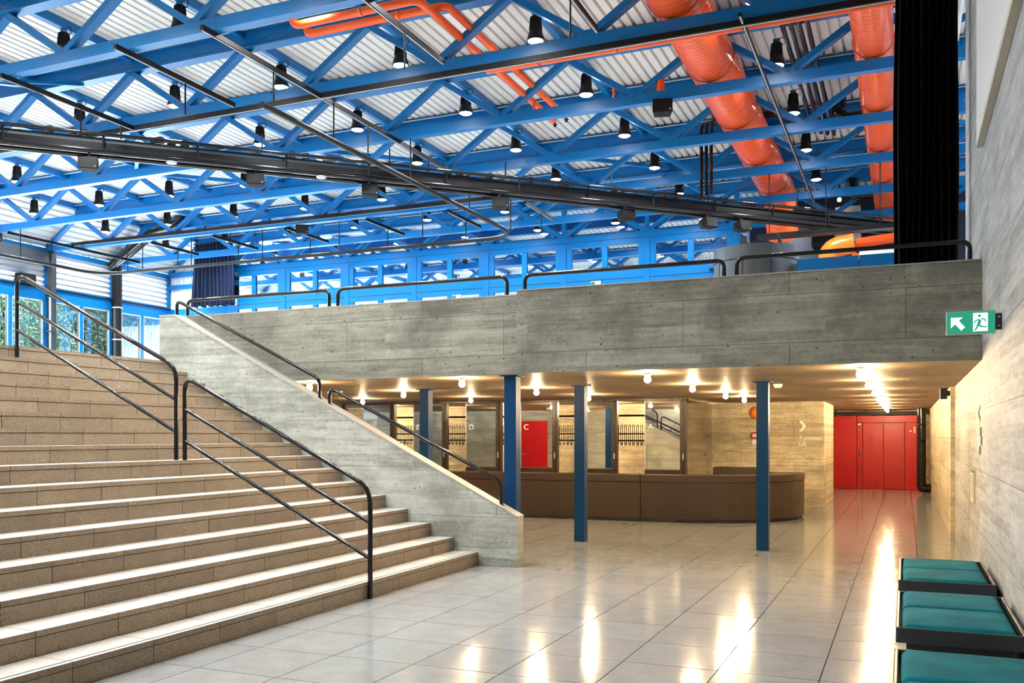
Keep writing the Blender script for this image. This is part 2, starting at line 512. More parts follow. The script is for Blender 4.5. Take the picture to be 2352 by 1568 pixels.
# stair side wall (stringer) with capping
sw = thing('stair_side_wall', 'sloping grey concrete side wall of the staircase with pale capping', 'wall', (-7.2, 10.39, 0))
za = lambda x: .608 + (-4.36 - x) * (3.33 - .608) / (9.70 - 4.36)
poly = [(-4.33, 0), (-4.33, .60), (-9.70, 3.325), (-9.965, 3.325), (-9.965, 0)]
MB().prism([(x, 10.29, z) for x, z in poly], (0, .195, 0)).build('wall_body', 'string', sw)
cpoly = [(-4.325, .60), (-9.70, 3.326), (-9.97, 3.326), (-9.97, 3.346), (-9.69, 3.346), (-4.325, .622)]
MB().prism([(x, 10.283, z) for x, z in cpoly], (0, .21, 0)).build('capping', 'cap', sw)

# ------------------------------------------------------------------ PARAPETS OF THE BALCONY
def para_box(*a):
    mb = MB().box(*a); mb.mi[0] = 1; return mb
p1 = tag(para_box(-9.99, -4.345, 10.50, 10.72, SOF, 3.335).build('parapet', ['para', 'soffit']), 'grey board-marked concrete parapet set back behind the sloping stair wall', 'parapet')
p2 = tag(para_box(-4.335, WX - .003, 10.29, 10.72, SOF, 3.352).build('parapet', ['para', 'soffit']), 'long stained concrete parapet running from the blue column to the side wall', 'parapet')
for a, b, y0, y1, z, par in ((-9.99, -4.345, 10.497, 10.725, 3.335, p1), (-4.335, WX - .004, 10.284, 10.725, 3.352, p2)):
    MB().box(a, b, y0, y1, z, z + .014).build('capping', 'cap', par)

# ------------------------------------------------------------------ BLUE COLUMNS
colm = thing('steel_column', 'dark blue steel column at the edge of the balcony behind the stair wall', 'column', (-4.55, 10.66, 0))
w = .081
MB().bbox(-4.55-w, -4.55+w, 10.66-w, 10.66+w, .01, SOF - .012, .006).build('shaft', 'navy', colm)
MB().box(-4.55-.12, -4.55+.12, 10.66-.12, 10.66+.12, SOF - .012, SOF - .001).build('head_plate', 'navy', colm)
MB().box(-4.55-.083, -4.55+.083, 10.66-.083, 10.66+.083, 0, .01).build('base_plate', 'navy', colm)
dup(colm, (-4.53, 13.26, 0), 'dark blue steel column on the foyer floor before the middle of the counter')
dup(colm, (-1.835, 13.24, 0), 'dark blue steel column on the foyer floor before the round end of the counter')
dup(colm, (-7.2, 13.28, 0), 'dark blue steel column rising behind the sloping stair wall, beside the letter E')

# ------------------------------------------------------------------ RIGHT WALL
wr = struct('wall_right', MB().box(WX, WX + .35, -2.7, 13.0, SOF, 9.6), 'wallr', label='tall pale grey board-marked concrete side wall')
MB().box(WX, WX + .35, -2.7, 15.75, -.02, SOF).build('lower_wall', 'wallr', wr)
struct('wall_corridor', MB().box(WX - .06, WX + .33, 15.75, 30.2, -.02, SOF), 'wallc', label='warm lit concrete corridor wall projecting beyond the foyer')
struct('wall_rear', MB().box(-25.6, WX + .35, -3.0, -2.7, -.02, 9.6), 'wallb')
# ------------------------------------------------------------------ LOWER BACK WALLS
struct('wall_back', MB().box(-16, -1.66, 21.42, 24.4, -.02, SOF), 'wallb', label='board-marked concrete wall behind the cloakroom counter')
struct('wall_lift', MB().box(-5, 1.0, 29.75, 30.1, -.02, SOF + .3), 'wallb')
struct('wall_corridor_left', MB().box(-2.3, -2.02, 24.4, 29.75, -.02, SOF), 'wallc')
# ------------------------------------------------------------------ LIFT FRONT
lift = thing('lift_front', 'glossy red lift front with double doors and floor number at the corridor end', 'lift door', (-.77, 29.6, 0))
YL = 29.6
def rp(name, x0, x1, z0, z1, dy, mat):
    return MB().bbox(x0 + .006, x1 - .006, YL - dy, YL + .14, z0 + .004, z1 - .004, .004).build(name, mat, lift)
MB().box(-2.02, .47, YL + .06, YL + .145, 0, 2.215).build('backing', 'rubber', lift)
rp('side_panel', -2.01, -1.35, 0, 2.20, 0, 'redp')
bp = rp('button_panel', -1.35, -1.19, 0, 1.985, 0, 'redp')
rp('header_panel', -1.35, .46, 1.985, 2.20, 0, 'redp')
rp('door_leaf', -1.19, -.605, 0, 1.985, -.04, 'redd')
rp('door_leaf', -.605, -.02, 0, 1.985, -.04, 'redd')
np_ = rp('number_panel', -.02, .46, 0, 1.985, 0, 'redp')
text_mesh('-1', .25, 'floor_number', 'white', (.10, YL - .004, 1.68), (1,0,0), (0,0,1), .003, np_, bold=.008)
MB().box(-1.305, -1.245, YL - .012, YL, 1.0, 1.14).build('call_button_plate', 'bronze', bp)
MB().lathe([(.0, -.02), (.014, -.02), (.014, 0)], (-1.275, YL, 1.085), 12, axis=(0,1,0)).build('call_button', 'cream', bp)
MB().box(-1.32, -1.225, YL - .008, YL, 1.915, 1.965).build('display_plate', 'white', bp)
MB().lathe([(.0, -.012), (.022, -.012), (.022, 0)], (-1.275, YL, 1.77), 14, axis=(0,1,0)).build('key_switch', 'white', bp)
tr = thing('cable_duct', 'black horizontal cable duct on brackets above the red lift doors', 'duct', (-.8, 29.45, 2.25))
MB().box(-2.0, .56, 29.4, 29.5, 2.225, 2.315).build('duct_body', 'black', tr)
for x in (-1.93, -1.1, -.3, .5): MB().box(x - .02, x + .02, 29.39, 29.51, 2.22, SOF).build('bracket', 'black', tr)
# black down pipes right of the lift
dp = thing('down_pipe', 'thick black down pipe with an elbow at the corridor wall', 'pipe', (.5, 27.6, 0))
MB().tube(bend([(.40, 27.6, SOF), (.40, 27.6, .16), (.52, 27.6, .16), (.635, 27.6, .16)], .16, 7), .115, 16).build('pipe', 'rail', dp)
for z in (.75, 1.45, 1.9): MB().lathe([(.117, -.02), (.125, -.02), (.125, .02), (.117, .02)], (.40, 27.6, z), 16).build('pipe_collar', 'black', dp)
dp2 = thing('heating_pipe', 'thin black vertical pipe beside the red lift number panel', 'pipe', (.50, 29.2, 0))
MB().tube([(.50, 29.2, 0), (.50, 29.2, SOF)], .045, 12).build('pipe', 'black', dp2)
for z in (1.1, 1.5): MB().lathe([(.046, -.015), (.053, -.015), (.053, .015), (.046, .015)], (.50, 29.2, z), 12).build('pipe_collar', 'silver', dp2)

# ------------------------------------------------------------------ WAY-FINDING LETTERING ON THE BACK WALL
YW = 21.412
sg = thing('wall_lettering', 'white painted arrow and toilets and lift lettering on concrete wall', 'sign', (-2.1, YW, 1.5))
MB().prism([(-2.19, YW, 1.93), (-2.12, YW, 1.93), (-2.03, YW, 1.81), (-2.12, YW, 1.69), (-2.19, YW, 1.69), (-2.10, YW, 1.81)], (0, -.006, 0)).build('arrow', 'white', sg)
text_mesh('Toiletten', .135, 'lettering', 'white', (-2.19, YW, 1.50), (1,0,0), (0,0,1), .003, sg)
text_mesh('Lift', .135, 'lettering', 'white', (-2.19, YW, 1.375), (1,0,0), (0,0,1), .003, sg)
# fire call point, orange sounder
al = thing('fire_call_point', 'small red fire alarm call point box on concrete wall', 'alarm', (-3.15, YW, 1.5))
MB().bbox(-3.22, -3.08, YW - .05, YW + .005, 1.54, 1.68, .008).build('housing', 'redp', al)
MB().box(-3.19, -3.11, YW - .054, YW - .05, 1.57, 1.64).build('press_plate', 'white', al)
MB().lathe([(0, -.058), (.014, -.058), (.014, -.054)], (-3.15, YW, 1.605), 12, axis=(0,1,0)).build('press_button', 'black', al)
MB().box(-3.20, -3.10, YW - .03, YW + .004, 1.40, 1.51).build('notice_plate', 'white', al)
bell = thing('alarm_sounder', 'round orange alarm sounder on concrete wall beside the column', 'alarm', (-3.13, YW, 2.12))
MB().lathe([(0, -.09), (.05, -.088), (.10, -.07), (.135, -.03), (.14, 0)], (-3.13, YW, 2.12), 24, axis=(0,1,0)).build('dome', 'orange2', bell)
MB().lathe([(.145, -.02), (.15, -.01), (.15, .004), (.14, .004)], (-3.13, YW, 2.12), 24, axis=(0,1,0)).build('rim', 'orange', bell)

# ------------------------------------------------------------------ CLOAKROOM COUNTER
ct = thing('cloakroom_counter', 'long dark brown counter with a rounded end in front of the cloakroom', 'counter', (-5.5, 17.2, 0))
path = [(-13.0, 16.66), (-8.7, 16.66), (-4.54, 16.67), (-4.52, 16.67), (-3.75, 16.74), (-3.2, 16.87), (-2.75, 17.07), (-2.4, 17.34), (-2.12, 17.7), (-1.93, 18.1), (-1.84, 18.55), (-1.84, 19.0), (-1.93, 19.4)]
def smooth_path(pts, n=4):
    out = []
    for i in range(len(pts)-1):
        p0 = Vector(pts[max(i-1,0)]); p1 = Vector(pts[i]); p2 = Vector(pts[i+1]); p3 = Vector(pts[min(i+2,len(pts)-1)])
        for k in range(n):
            t = k/n
            out.append(.5*((2*p1)+(-p0+p2)*t+(2*p0-5*p1+4*p2-p3)*t*t+(-p0+3*p1-3*p2+p3)*t**3))
    out.append(Vector(pts[-1])); return out
def offset_path(pts, d):
    out = []
    for i, p in enumerate(pts):
        t = (pts[min(i+1,len(pts)-1)] - pts[max(i-1,0)]).normalized()
        out.append(p + Vector((-t.y, t.x))*d)
    return out
def ribbon(mb, pts, d0, d1, z0, z1, mi=0):
    a, b = offset_path(pts, d0), offset_path(pts, d1); n = len(pts)
    vs = [(p.x,p.y,z0) for p in a] + [(p.x,p.y,z1) for p in a] + [(p.x,p.y,z1) for p in b] + [(p.x,p.y,z0) for p in b]
    fs = []
    for q in range(4):
        for i in range(n-1):
            r0, r1 = q*n, ((q+1)%4)*n
            fs.append((r0+i, r0+i+1, r1+i+1, r1+i))
    fs += [(0, n, 2*n, 3*n), (n-1, 2*n-1, 3*n-1, 4*n-1)]
    return mb.add(vs, fs, mi)
left_p = smooth_path(path[:3], 3)
right_p = smooth_path([(-4.525, 16.672)] + path[4:], 5)
ribbon(MB(), left_p, 0, .05, .06, .735).build('front_panel', 'brown', ct)
ribbon(MB(), right_p, 0, .05, .06, .735).build('front_panel', 'brown', ct)
allp = smooth_path(path[:2] + [(-4.53, 16.672)] + path[4:], 5)
ribbon(MB(), allp, .03, .6, .0, .06).build('plinth', 'rubber', ct)
ribbon(MB(), allp, .02, .6, .735, .745).build('shadow_gap', 'rubber', ct)
ribbon(MB(), left_p, -.012, .62, .745, .865).build('counter_top', 'brown', ct)
ribbon(MB(), right_p, -.012, .62, .745, .865).build('counter_top', 'brown', ct)
ribbon(MB(), allp, .55, .6, .06, .735).build('inner_panel', 'brown', ct)
tag(MB().bbox(-3.75, -2.85, 19.6, 20.2, .0, .93, .01).build('reception_desk', 'brown'), 'low dark brown desk behind the rounded counter end', 'desk')

# ------------------------------------------------------------------ CLOAKROOM: MIRROR DOORS, POSTS, COAT RACKS
YD = 18.35
posts_x = [-4.09, -5.52, -6.83, -8.14, -9.46, -10.80, -12.12]
letters = 'ABCDEF'
for i, px in enumerate(posts_x):
    side = 'dark bronze post of the cloakroom front beside mirror door ' + (letters[i] if i < 6 else 'F, next to the far wall')
    po = thing('cloakroom_post', side, 'post', (px, YD, 0))
    MB().bbox(px - .055, px + .055, YD - .06, YD + .06, 0, SOF - .03, .006).build('shaft', 'bronze', po)
    MB().bbox(px - .02, px + .02, YD - .075, YD - .055, 0, SOF - .04, .004).build('guide_rail', 'bronze', po)
    MB().box(px - .012, px + .012, YD - .085, YD - .074, 1.12, 1.24).build('lock_plate', 'silver', po)
for i in range(6):
    px = posts_x[i]; x0, x1 = px - .80, px - .062
    L = letters[i]
    dr = thing('mirror_door', 'sliding mirror door with white letter %s in the cloakroom front' % L, 'door', ((x0+x1)/2, YD, 0))
    gl = MB().box(x0 + .012, x1 - .012, YD - .022, YD - .012, .90, SOF - .05).build('mirror', 'mirror', dr)
    MB().box(x0, x0 + .012, YD - .03, YD + .02, .78, SOF - .04).build('edge_strip', 'silver', dr)
    MB().box(x1 - .012, x1, YD - .03, YD + .02, .78, SOF - .04).build('edge_strip', 'bronze', dr)
    MB().box(x0, x1, YD - .035, YD + .02, .78, .90).build('bottom_rail', 'bronze', dr)
    MB().box(x0, x1, YD - .03, YD + .02, SOF - .05, SOF - .03).build('top_rail', 'bronze', dr)
    MB().box(x0 + .012, x1 - .012, YD - .01, YD + .01, .02, .78).build('lower_panel', 'brown', dr)
    text_mesh(L, .165, 'door_letter', 'white', (x0 + .07, YD - .024, 1.73), (1,0,0), (0,0,1), .002, dr)
MB_side = MB().box(-4.12, -4.11, YD + .08, 21.41, .1, SOF - .02)
tag(MB_side.build('side_mirror', 'mirror'), 'tall side mirror between cloakroom post A and the concrete wall', 'mirror')
struct('trim_1', MB().box(-12.2, -4.0, YD - .06, YD + .06, SOF - .03, SOF - .002), 'bronze')
def coat_rack(cx, label):
    y = 19.7
    ck = thing('coat_rack', label, 'coat rack', (cx, y, 0), 'coat racks in the cloakroom bays')
    a, b = cx - .42, cx + .42
    MB().tube(bend([(a, y, 0), (a, y, 2.04), (b, y, 2.04), (b, y, 0)], .09), .022, 8).build('tube_frame', 'rail', ck)
    for z in (1.64, 1.49): MB().box(a, b, y - .025, y + .025, z - .014, z + .014).build('hook_rail', 'rail', ck)
    hm = MB().tube(bend([(-.022, -.03, -.24), (-.022, -.03, .21), (.022, -.03, .21), (.022, -.03, -.2), (.022, -.09, -.24), (.022, -.10, -.17)], .03, 3), .0075, 5).mesh('coat_hook', 'rail')
    for k in range(9):
        place(hm, 'coat_hook', ck, (a + .06 + k*.09, y, 1.62))
    return ck
ck = coat_rack(-5.5, 'black tubular coat rack with wire hooks standing in a cloakroom bay')
for cx in (-7.03, -8.43, -9.84, -11.26): dup(ck, (cx, 19.7, 0))

# red door seen in the mirrors
rd = thing('service_door', 'plain red service door in the wall under the landing', 'door', (-10.4, 10.5, 0))
MB().bbox(-10.9, -10.0, 10.505, 10.54, .01, 2.05, .004).build('door_leaf', 'redp', rd)
MB().tube(bend([(-10.82, 10.54, 1.03), (-10.82, 10.59, 1.03), (-10.70, 10.59, 1.03)], .02, 3), .01, 8).build('handle', 'silver', rd)

# ------------------------------------------------------------------ GLOBE LAMPS UNDER THE BALCONY
ZB = 2.268
gl0 = thing('globe_lamp', 'small bare globe lamp glowing warm under the concrete soffit', 'lamp', (-.46, 10.85, SOF), 'globe lamps under the balcony soffit')
MB().lathe([(.0, 0), (.045, 0), (.042, -.03), (.026, -.035), (.0, -.035)], (-.46, 10.85, SOF), 16).build('socket', 'white', gl0)
sp = [(.043*math.sin(math.pi*k/8), -.043*math.cos(math.pi*k/8)) for k in range(9)]
MB().lathe(sp, (-.46, 10.85, ZB + .009), 14).build('globe', 'bulb', gl0)
rows = {-.46: (13.4, 16.0, 18.6, 20.9, 22.9, 25.2, 27.6), -2.86: (10.85, 13.4, 16.1, 18.1), -5.35: (10.85, 13.5, 16.1), -7.75: (10.85, 13.5, 16.1), -10.2: (13.5, 16.1), -6.2: (20.4,), -9.1: (20.4,), -12.0: (20.4,), -4.6: (20.6,)}
for x, ys in rows.items():
    for y in ys: dup(gl0, (x, y, SOF))
# smoke detectors
sd = thing('smoke_detector', 'white smoke detector on the concrete soffit near a blue column', 'detector', (-1.72, 13.95, SOF))
MB().lathe([(0, 0), (.065, 0), (.06, -.03), (.045, -.055), (0, -.06)], (-1.72, 13.95, SOF), 18).build('housing', 'white', sd)
MB().lathe([(.048, -.05), (.05, -.045), (.05, -.04), (.046, -.04)], (-1.72, 13.95, SOF), 18).build('sensor_slot', 'grey', sd)
dup(sd, (-8.9, 13.3, SOF), 'white smoke detector on the concrete soffit above the sloping stair wall')

# ------------------------------------------------------------------ HANDRAILS
RR = .024
def tri_rail(label, xb, zb, xt, zt, hb, ht, lows, y=7.77):
    """free-standing stair rail: bottom post at xb (foot zb), top post at xt (foot zt)"""
    t = thing('stair_handrail', label, 'handrail', ((xb+xt)/2, y, (zb+zt)/2))
    MB().tube(bend([(xb, y, zb), (xb, y, hb), (xt, y, ht), (xt, y, zt)], .16, 6), RR, 12).build('top_rail', 'rail', t)
    for a, b in lows:
        MB().tube([(xb, y, a), (xt, y, b)], RR*.82, 10).build('lower_rail', 'rail', t)
    return t
tri_rail('black tubular handrail on the lower flight, its foot on the foyer floor', -4.835, 0.0, -7.17, RIS*8, 1.085, 2.24, ((.744, 1.885), (.393, 1.543)))
tri_rail('black tubular handrail on the upper flight, rising to the landing', -7.29, RIS*8 - .0, -9.735, RIS*15, 2.345, 3.53, ((1.989, 3.194), (1.638, 2.856)))
def hoop(label, pts, y, name='parapet_handrail'):
    t = thing(name, label, 'handrail', (sum(p[0] for p in pts)/len(pts), y, min(p[1] for p in pts)))
    MB().tube(bend([(x, y, z) for x, z in pts], .11, 6), RR, 12).build('rail_tube', 'rail', t)
    for x, z in (pts[0], pts[-1]):
        MB().lathe([(0, .012), (.036, .012), (.036, 0), (0, 0)], (x, y, z + .001), 14).build('foot_plate', 'rail', t)
    return t
yc = 10.39
hoop('black handrail hoop on the sloping stair wall, upper one', [(-9.735, 3.34), (-9.735, 3.56), (-7.255, 2.36), (-7.255, 2.09)], yc, 'stair_wall_handrail')
hoop('black handrail hoop on the sloping stair wall, lower one', [(-7.10, 2.015), (-7.10, 2.24), (-4.585, 1.035), (-4.585, .73)], yc, 'stair_wall_handrail')
hoop('black parapet handrail starting above the top of the stair wall', [(-9.74, 3.349), (-9.74, 3.59), (-7.255, 3.59), (-7.255, 3.349)], 10.61)
hoop('black parapet handrail ending at the joint above the blue column', [(-7.115, 3.349), (-7.115, 3.595), (-4.6, 3.595), (-4.6, 3.349)], 10.61)
hoop('black parapet handrail between the parapet joint and the grey kiosk', [(-4.28, 3.366), (-4.28, 3.56), (-1.87, 3.56), (-1.87, 3.366)], 10.42)
hoop('black parapet handrail between the grey kiosk and the side wall', [(-1.73, 3.366), (-1.73, 3.575), (.60, 3.575), (.60, 3.366)], 10.42)

# ------------------------------------------------------------------ BENCHES
def bench(y0, y1, label):
    x0, x1 = -.055, WX - .045
    t = thing('wall_bench', label, 'bench', ((x0+x1)/2, (y0+y1)/2, 0))
    z = .385
    MB().box(x0 + .06, x1 - .06, y0 + .08, y1 - .08, 0, z - .05).build('plinth', 'grey', t)
    for ya, yb in ((y0, y0 + .02), (y1 - .02, y1)): MB().bbox(x0, x1, ya, yb, z - .05, z + .045, .006).build('frame_end', 'grey', t)
    for xa, xb in ((x0, x0 + .02), (x1 - .02, x1)): MB().bbox(xa, xb, y0 + .02, y1 - .02, z - .05, z + .045, .005).build('frame_side', 'grey', t)
    MB().box(x0 + .02, x1 - .02, y0 + .02, y1 - .02, z - .045, z - .02).build('base_tray', 'grey', t)
    m = (y0 + y1)/2
    for ya, yb in ((y0 + .025, m - .004), (m + .004, y1 - .025)):
        cushion(t, x0 + .03, x1 - .04, ya, yb, z - .02, .452)
    return t
def cushion(par, x0, x1, y0, y1, z0, z1):
    g_ = [0, .006, .014, .026, .042, .062, .09, .14, .22, .35]; g_ = g_ + [.5] + [1 - q for q in reversed(g_)]
    nx = ny = len(g_) - 1; vs = []; fs = []
    e = .05
    for j in range(ny+1):
        for i in range(nx+1):
            u, v = g_[i], g_[j]
            ex = min(1, min(u, 1-u)*(x1-x0)/e); ey = min(1, min(v, 1-v)*(y1-y0)/e)
            k = math.sqrt(max(0, 1-(1-ex)**2))*math.sqrt(max(0, 1-(1-ey)**2))
            dome = .012*math.sin(math.pi*u)*math.sin(math.pi*v)
            ins = .008*(1-k)
            vs.append((x0 + u*(x1-x0), y0 + v*(y1-y0), z0 + .025 + (z1 - z0 - .035)*k + dome))
    for j in range(ny):
        for i in range(nx):
            a = j*(nx+1)+i; fs.append((a, a+1, a+nx+2, a+nx+1))
    mb = MB(); mb.add(vs, fs, 0, True)
    mb.box(x0, x1, y0, y1, z0, z0 + .025)
    return mb.build('seat_cushion', 'teal', par)
bench(8.11, 9.55, 'dark grey wall bench with two teal velvet cushions, closest to the switch plates')
bench(6.10, 7.54, 'dark grey wall bench with two teal velvet cushions, middle one of three')
bench(4.07, 5.49, 'dark grey wall bench with two teal velvet cushions, furthest from the switch plates')
# ------------------------------------------------------------------ EXIT SIGN
YE = 8.2
ex = thing('exit_sign', 'green lit emergency exit sign with arrow and running figure on the wall', 'sign', (.5, YE, 2.41))
MB().bbox(.30, .655, YE - .002, YE + .05, 2.41, 2.595, .006).build('housing', 'silver', ex)
pn = MB().box(.305, .65, YE - .006, YE - .0025, 2.416, 2.589).build('green_panel', 'signg', ex)
def flat(poly, name, mat, dy=.0085): return MB().prism([(x, YE - .0065, z) for x, z in poly], (0, -(dy - .0065), 0)).build(name, mat, pn)
flat([(.495, 2.43), (.60, 2.43), (.60, 2.575), (.495, 2.575)], 'door_field', 'signw')
flat([(.335, 2.545), (.42, 2.545), (.393, 2.518), (.437, 2.465), (.41, 2.44), (.366, 2.492), (.335, 2.462)], 'arrow', 'signw')
fig = MB()
def lim(p, q, w):
    p, q = Vector((p[0], YE - .0088, p[1])), Vector((q[0], YE - .0088, q[1]))
    fig.beam(p, q, w, .001, up=(0,1,0))
lim((.545, 2.52), (.533, 2.478), .022); lim((.548, 2.527), (.575, 2.527), .01); lim((.575, 2.527), (.585, 2.505), .009)
lim((.54, 2.525), (.515, 2.515), .01); lim((.515, 2.515), (.503, 2.495), .009)
lim((.533, 2.48), (.56, 2.465), .013); lim((.56, 2.465), (.595, 2.462), .011); lim((.53, 2.48), (.52, 2.455), .013); lim((.52, 2.455), (.507, 2.438), .011)
fig.lathe([(0, -.0005), (.0115, -.0005), (.0115, .0005), (0, .0005)], (.540, YE - .0088, 2.552), 14, axis=(0,1,0))
fig.build('running_figure', 'signg', pn)
MB().box(.655, WX, YE + .01, YE + .04, 2.44, 2.57).build('wall_bracket', 'grey', ex)
for z in (2.47, 2.54): MB().lathe([(0, -.004), (.008, -.004), (.008, 0)], (.68, YE + .01, z), 10, axis=(0,1,0)).build('screw', 'silver', ex)
gl_ = bpy.data.lights.new('exit_sign_light', 'AREA'); gl_.shape = 'RECTANGLE'; gl_.size = .34; gl_.size_y = .16; gl_.energy = 1.6; gl_.color = (.3, 1, .8)
go = bpy.data.objects.new('exit_sign_light', gl_); go.location = (.47, YE + .06, 2.5); go.rotation_euler = (R(90), 0, R(180)); C.objects.link(go)
ex2 = thing('exit_sign', 'dark emergency exit sign box seen edge-on under the soffit at the pilaster', 'sign', (.55, 15.9, 2.2))
MB().bbox(.50, .60, 15.86, 15.94, 2.17, 2.34, .006).build('housing', 'black', ex2)
MB().box(.497, .50, 15.87, 15.93, 2.18, 2.33).build('lit_side', 'signw', ex2)
MB().box(.60, .64, 15.89, 15.91, 2.22, 2.30).build('wall_bracket', 'black', ex2)
# ------------------------------------------------------------------ SMALL WALL FITTINGS
xw = WX
for y, z, h_, wd, lb in ((10.36, 1.64, .085, .085, 'light grey switch plate on the side wall, upper one'), (10.30, 1.55, .085, .17, 'light grey double socket plate on the side wall, between two switches'), (10.45, 1.455, .085, .085, 'light grey switch plate on the side wall, lowest one')):
    s_ = thing('switch_plate', lb, 'switch', (xw, y, z - h_/2))
    MB().bbox(xw - .018, xw + .002, y - wd/2, y + wd/2, z - h_/2, z + h_/2, .004).build('plate', 'galv', s_)
    MB().box(xw - .022, xw - .018, y - wd/4, y + wd/4, z - .02, z + .02).build('rocker', 'white', s_)
nb = thing('notice_board', 'narrow printed notice plate with green header on the side wall', 'notice', (xw, 11.45, .88))
MB().box(xw - .02, xw + .002, 11.2, 11.7, .86, 1.22).build('plate', 'cream', nb)
MB().box(xw - .022, xw - .02, 11.2, 11.7, 1.19, 1.22).build('header_strip', plain('green_print', (.02, .2, .06), .5), nb)
for z in [1.15 - .028*k for k in range(9)]: MB().box(xw - .0215, xw - .02, 11.25, 11.62, z, z + .008).build('text_line', 'grey', nb)
wh = thing('wall_hook', 'slim chrome bracket on the side wall above the switches', 'bracket', (xw, 10.47, 1.75))
MB().tube([(xw, 10.47, 1.75), (xw - .02, 10.47, 1.83), (xw, 10.47, 1.92)], .008, 8).build('bar', 'silver', wh)
for z in (1.75, 1.92): MB().lathe([(0, -.004), (.014, -.004), (.014, .004), (0, .004)], (xw, 10.47, z), 10, axis=(1,0,0)).build('fixing', 'silver', wh)
# white acoustic panel high on the wall
ap = thing('projection_panel', 'large white panel with beige lower edge high on the side wall', 'panel', (WX - .03, 6.6, 4.42))
MB().bbox(WX - .06, WX - .002, 2.9, 10.1, 4.48, 8.2, .004).build('panel_face', 'white', ap)
MB().box(WX - .062, WX - .002, 2.9, 10.1, 4.42, 4.478).build('lower_edge', 'cream', ap)
# ================================================================== THE HALL ROOF
XRt = 3.4
YD0, YD1 = -2.8, 37.5
roof = bpy.data.objects.new('ceiling_hall', None); C.objects.link(roof); roof['kind'] = 'structure'; ORG[roof] = Vector((0,0,0))
roof['label'] = 'white ribbed metal roof deck above the blue trusses'
def deck_sheet(x0, x1, z0, z1, y0, y1, nr):
    """trapezoidal sheet; narrow grooves rise between wide flats"""
    mb = MB(); pr_ = []
    for k in range(nr):
        for t, h in ((0, .075), (.12, .075), (.18, 0), (.86, 0), (.92, .075)):
            f = (k + t)/nr; pr_.append((x0 + (x1-x0)*f, z0 + (z1-z0)*f + h))
    pr_.append((x1, z1 + .075))
    n = len(pr_)
    vs = [(x, y0, z) for x, z in pr_] + [(x, y1, z) for x, z in pr_]
    return mb.add(vs, [(i, i+1, n+i+1, n+i) for i in range(n-1)])
sheet_w = {}
xs = [XU(8), XU(7), XU(6), XU(5), XU(4), XU(3), XU(2), XU(1), XU(0), XU(-1), XU(-2)]
base_sheet = deck_sheet(-P/2, P/2, 0, 0, YD0, YD1, 14).mesh('deck_sheet', 'deck')
for a, b in zip(xs[:-1], xs[1:]):
    place(base_sheet, 'deck_sheet', roof, ((a+b)/2, 0, ZD))
deck_sheet(XL(9) - .1, XU(8), ZC + .06, ZD, YD0, YD1, 9).build('deck_sheet', 'deck', roof)
MB().box(XL(9) - .3, XRt + 1, YD0, YD1, ZD + .3, ZD + .5).build('roof_slab', 'galv', roof)

# ------------------------------------------------------------------ trusses
tr0 = thing('roof_truss', 'blue steel lattice truss directly above the concrete parapet', 'truss', (0, 4*S, ZC), 'parallel roof trusses over the hall')
def build_truss(t, y, xr, kmin):
    MB().box(XL(9), xr, y - .08, y + .08, ZC - .09, ZC + .09).build('lower_chord', 'blue', t)
    uc = MB()
    uc.box(XU(8) - .1, xr, y - .012, y + .012, ZU - .16, ZU + .16)
    uc.box(XU(8) - .1, xr, y - .11, y + .11, ZU - .18, ZU - .155)
    uc.box(XU(8) - .1, xr, y - .11, y + .11, ZU + .155, ZU + .18)
    u = uc.build('upper_chord', 'blue', t)
    MB().tube([(XU(8), y - .15, ZU + .13), (xr, y - .15, ZU + .13)], .014, 6).build('conduit', 'galv', u)
    for k in range(kmin, 10):
        for a, b in ((XL(k), XU(k-1)), (XL(k), XU(k))):
            if b < XU(8) - .01 or b > xr + .1: continue
            key = 'up' if b > a else 'dn'
            if key not in DIA:
                DIA[key] = MB().beam((0, 0, .07), (b-a, 0, ZU - .17 - ZC), .10, .15, up=(0,1,0)).mesh('diagonal', 'blue')
            place(DIA[key], 'diagonal', t, (a, y, ZC))
    for k in range(kmin, 10):
        for kx, z0, z1 in ((XL(k), ZC + .085, ZC + .20),):
            if 'g' not in DIA: DIA['g'] = MB().box(-.14, .14, -.012, .012, .085, .19).mesh('gusset_plate', 'blue')
            if kx < xr: place(DIA['g'], 'gusset_plate', t, (kx, y, ZC))
DIA = {}
build_truss(tr0, 4*S, WX - .02, 0)
tr1 = thing('roof_truss', 'blue steel lattice truss carrying a loudspeaker left of the wide orange duct', 'truss', (0, 6*S, ZC), 'parallel roof trusses over the hall')
build_truss(tr1, 6*S, XRt, -1)
dup(tr0, (0, 5*S, ZC), 'blue steel lattice truss with the long black track under its lower chord')
for k, lb in ((7, 'blue steel lattice truss between the loudspeaker truss and the one with the facade-column track'), (8, 'blue steel lattice truss with a black track, ending at the square facade column'),
              (9, 'blue steel lattice truss ending at the round facade column with collars'), (10, 'blue steel lattice truss standing on the glazed blue partition'),
              (11, 'blue steel lattice truss of the far room behind the glazed partition'), (12, 'blue steel lattice truss of the far room behind the glazed partition'), (13, 'blue steel lattice truss of the far room behind the glazed partition')):
    dup(tr1, (0, k*S, ZC), lb)

# ------------------------------------------------------------------ purlins (run away from the camera over the upper nodes)
pm = MB().box(-.05, .05, 0, YD1 - 8.0, -.16, 0).mesh('roof_purlin', 'blue')
for k in range(-1, 9):
    o = place(pm, 'roof_purlin', None, (XU(k), 8.0, ZD - .005))
    tag(o, 'slim blue purlin running under the roof deck across the trusses', 'beam', 'purlins under the roof deck')
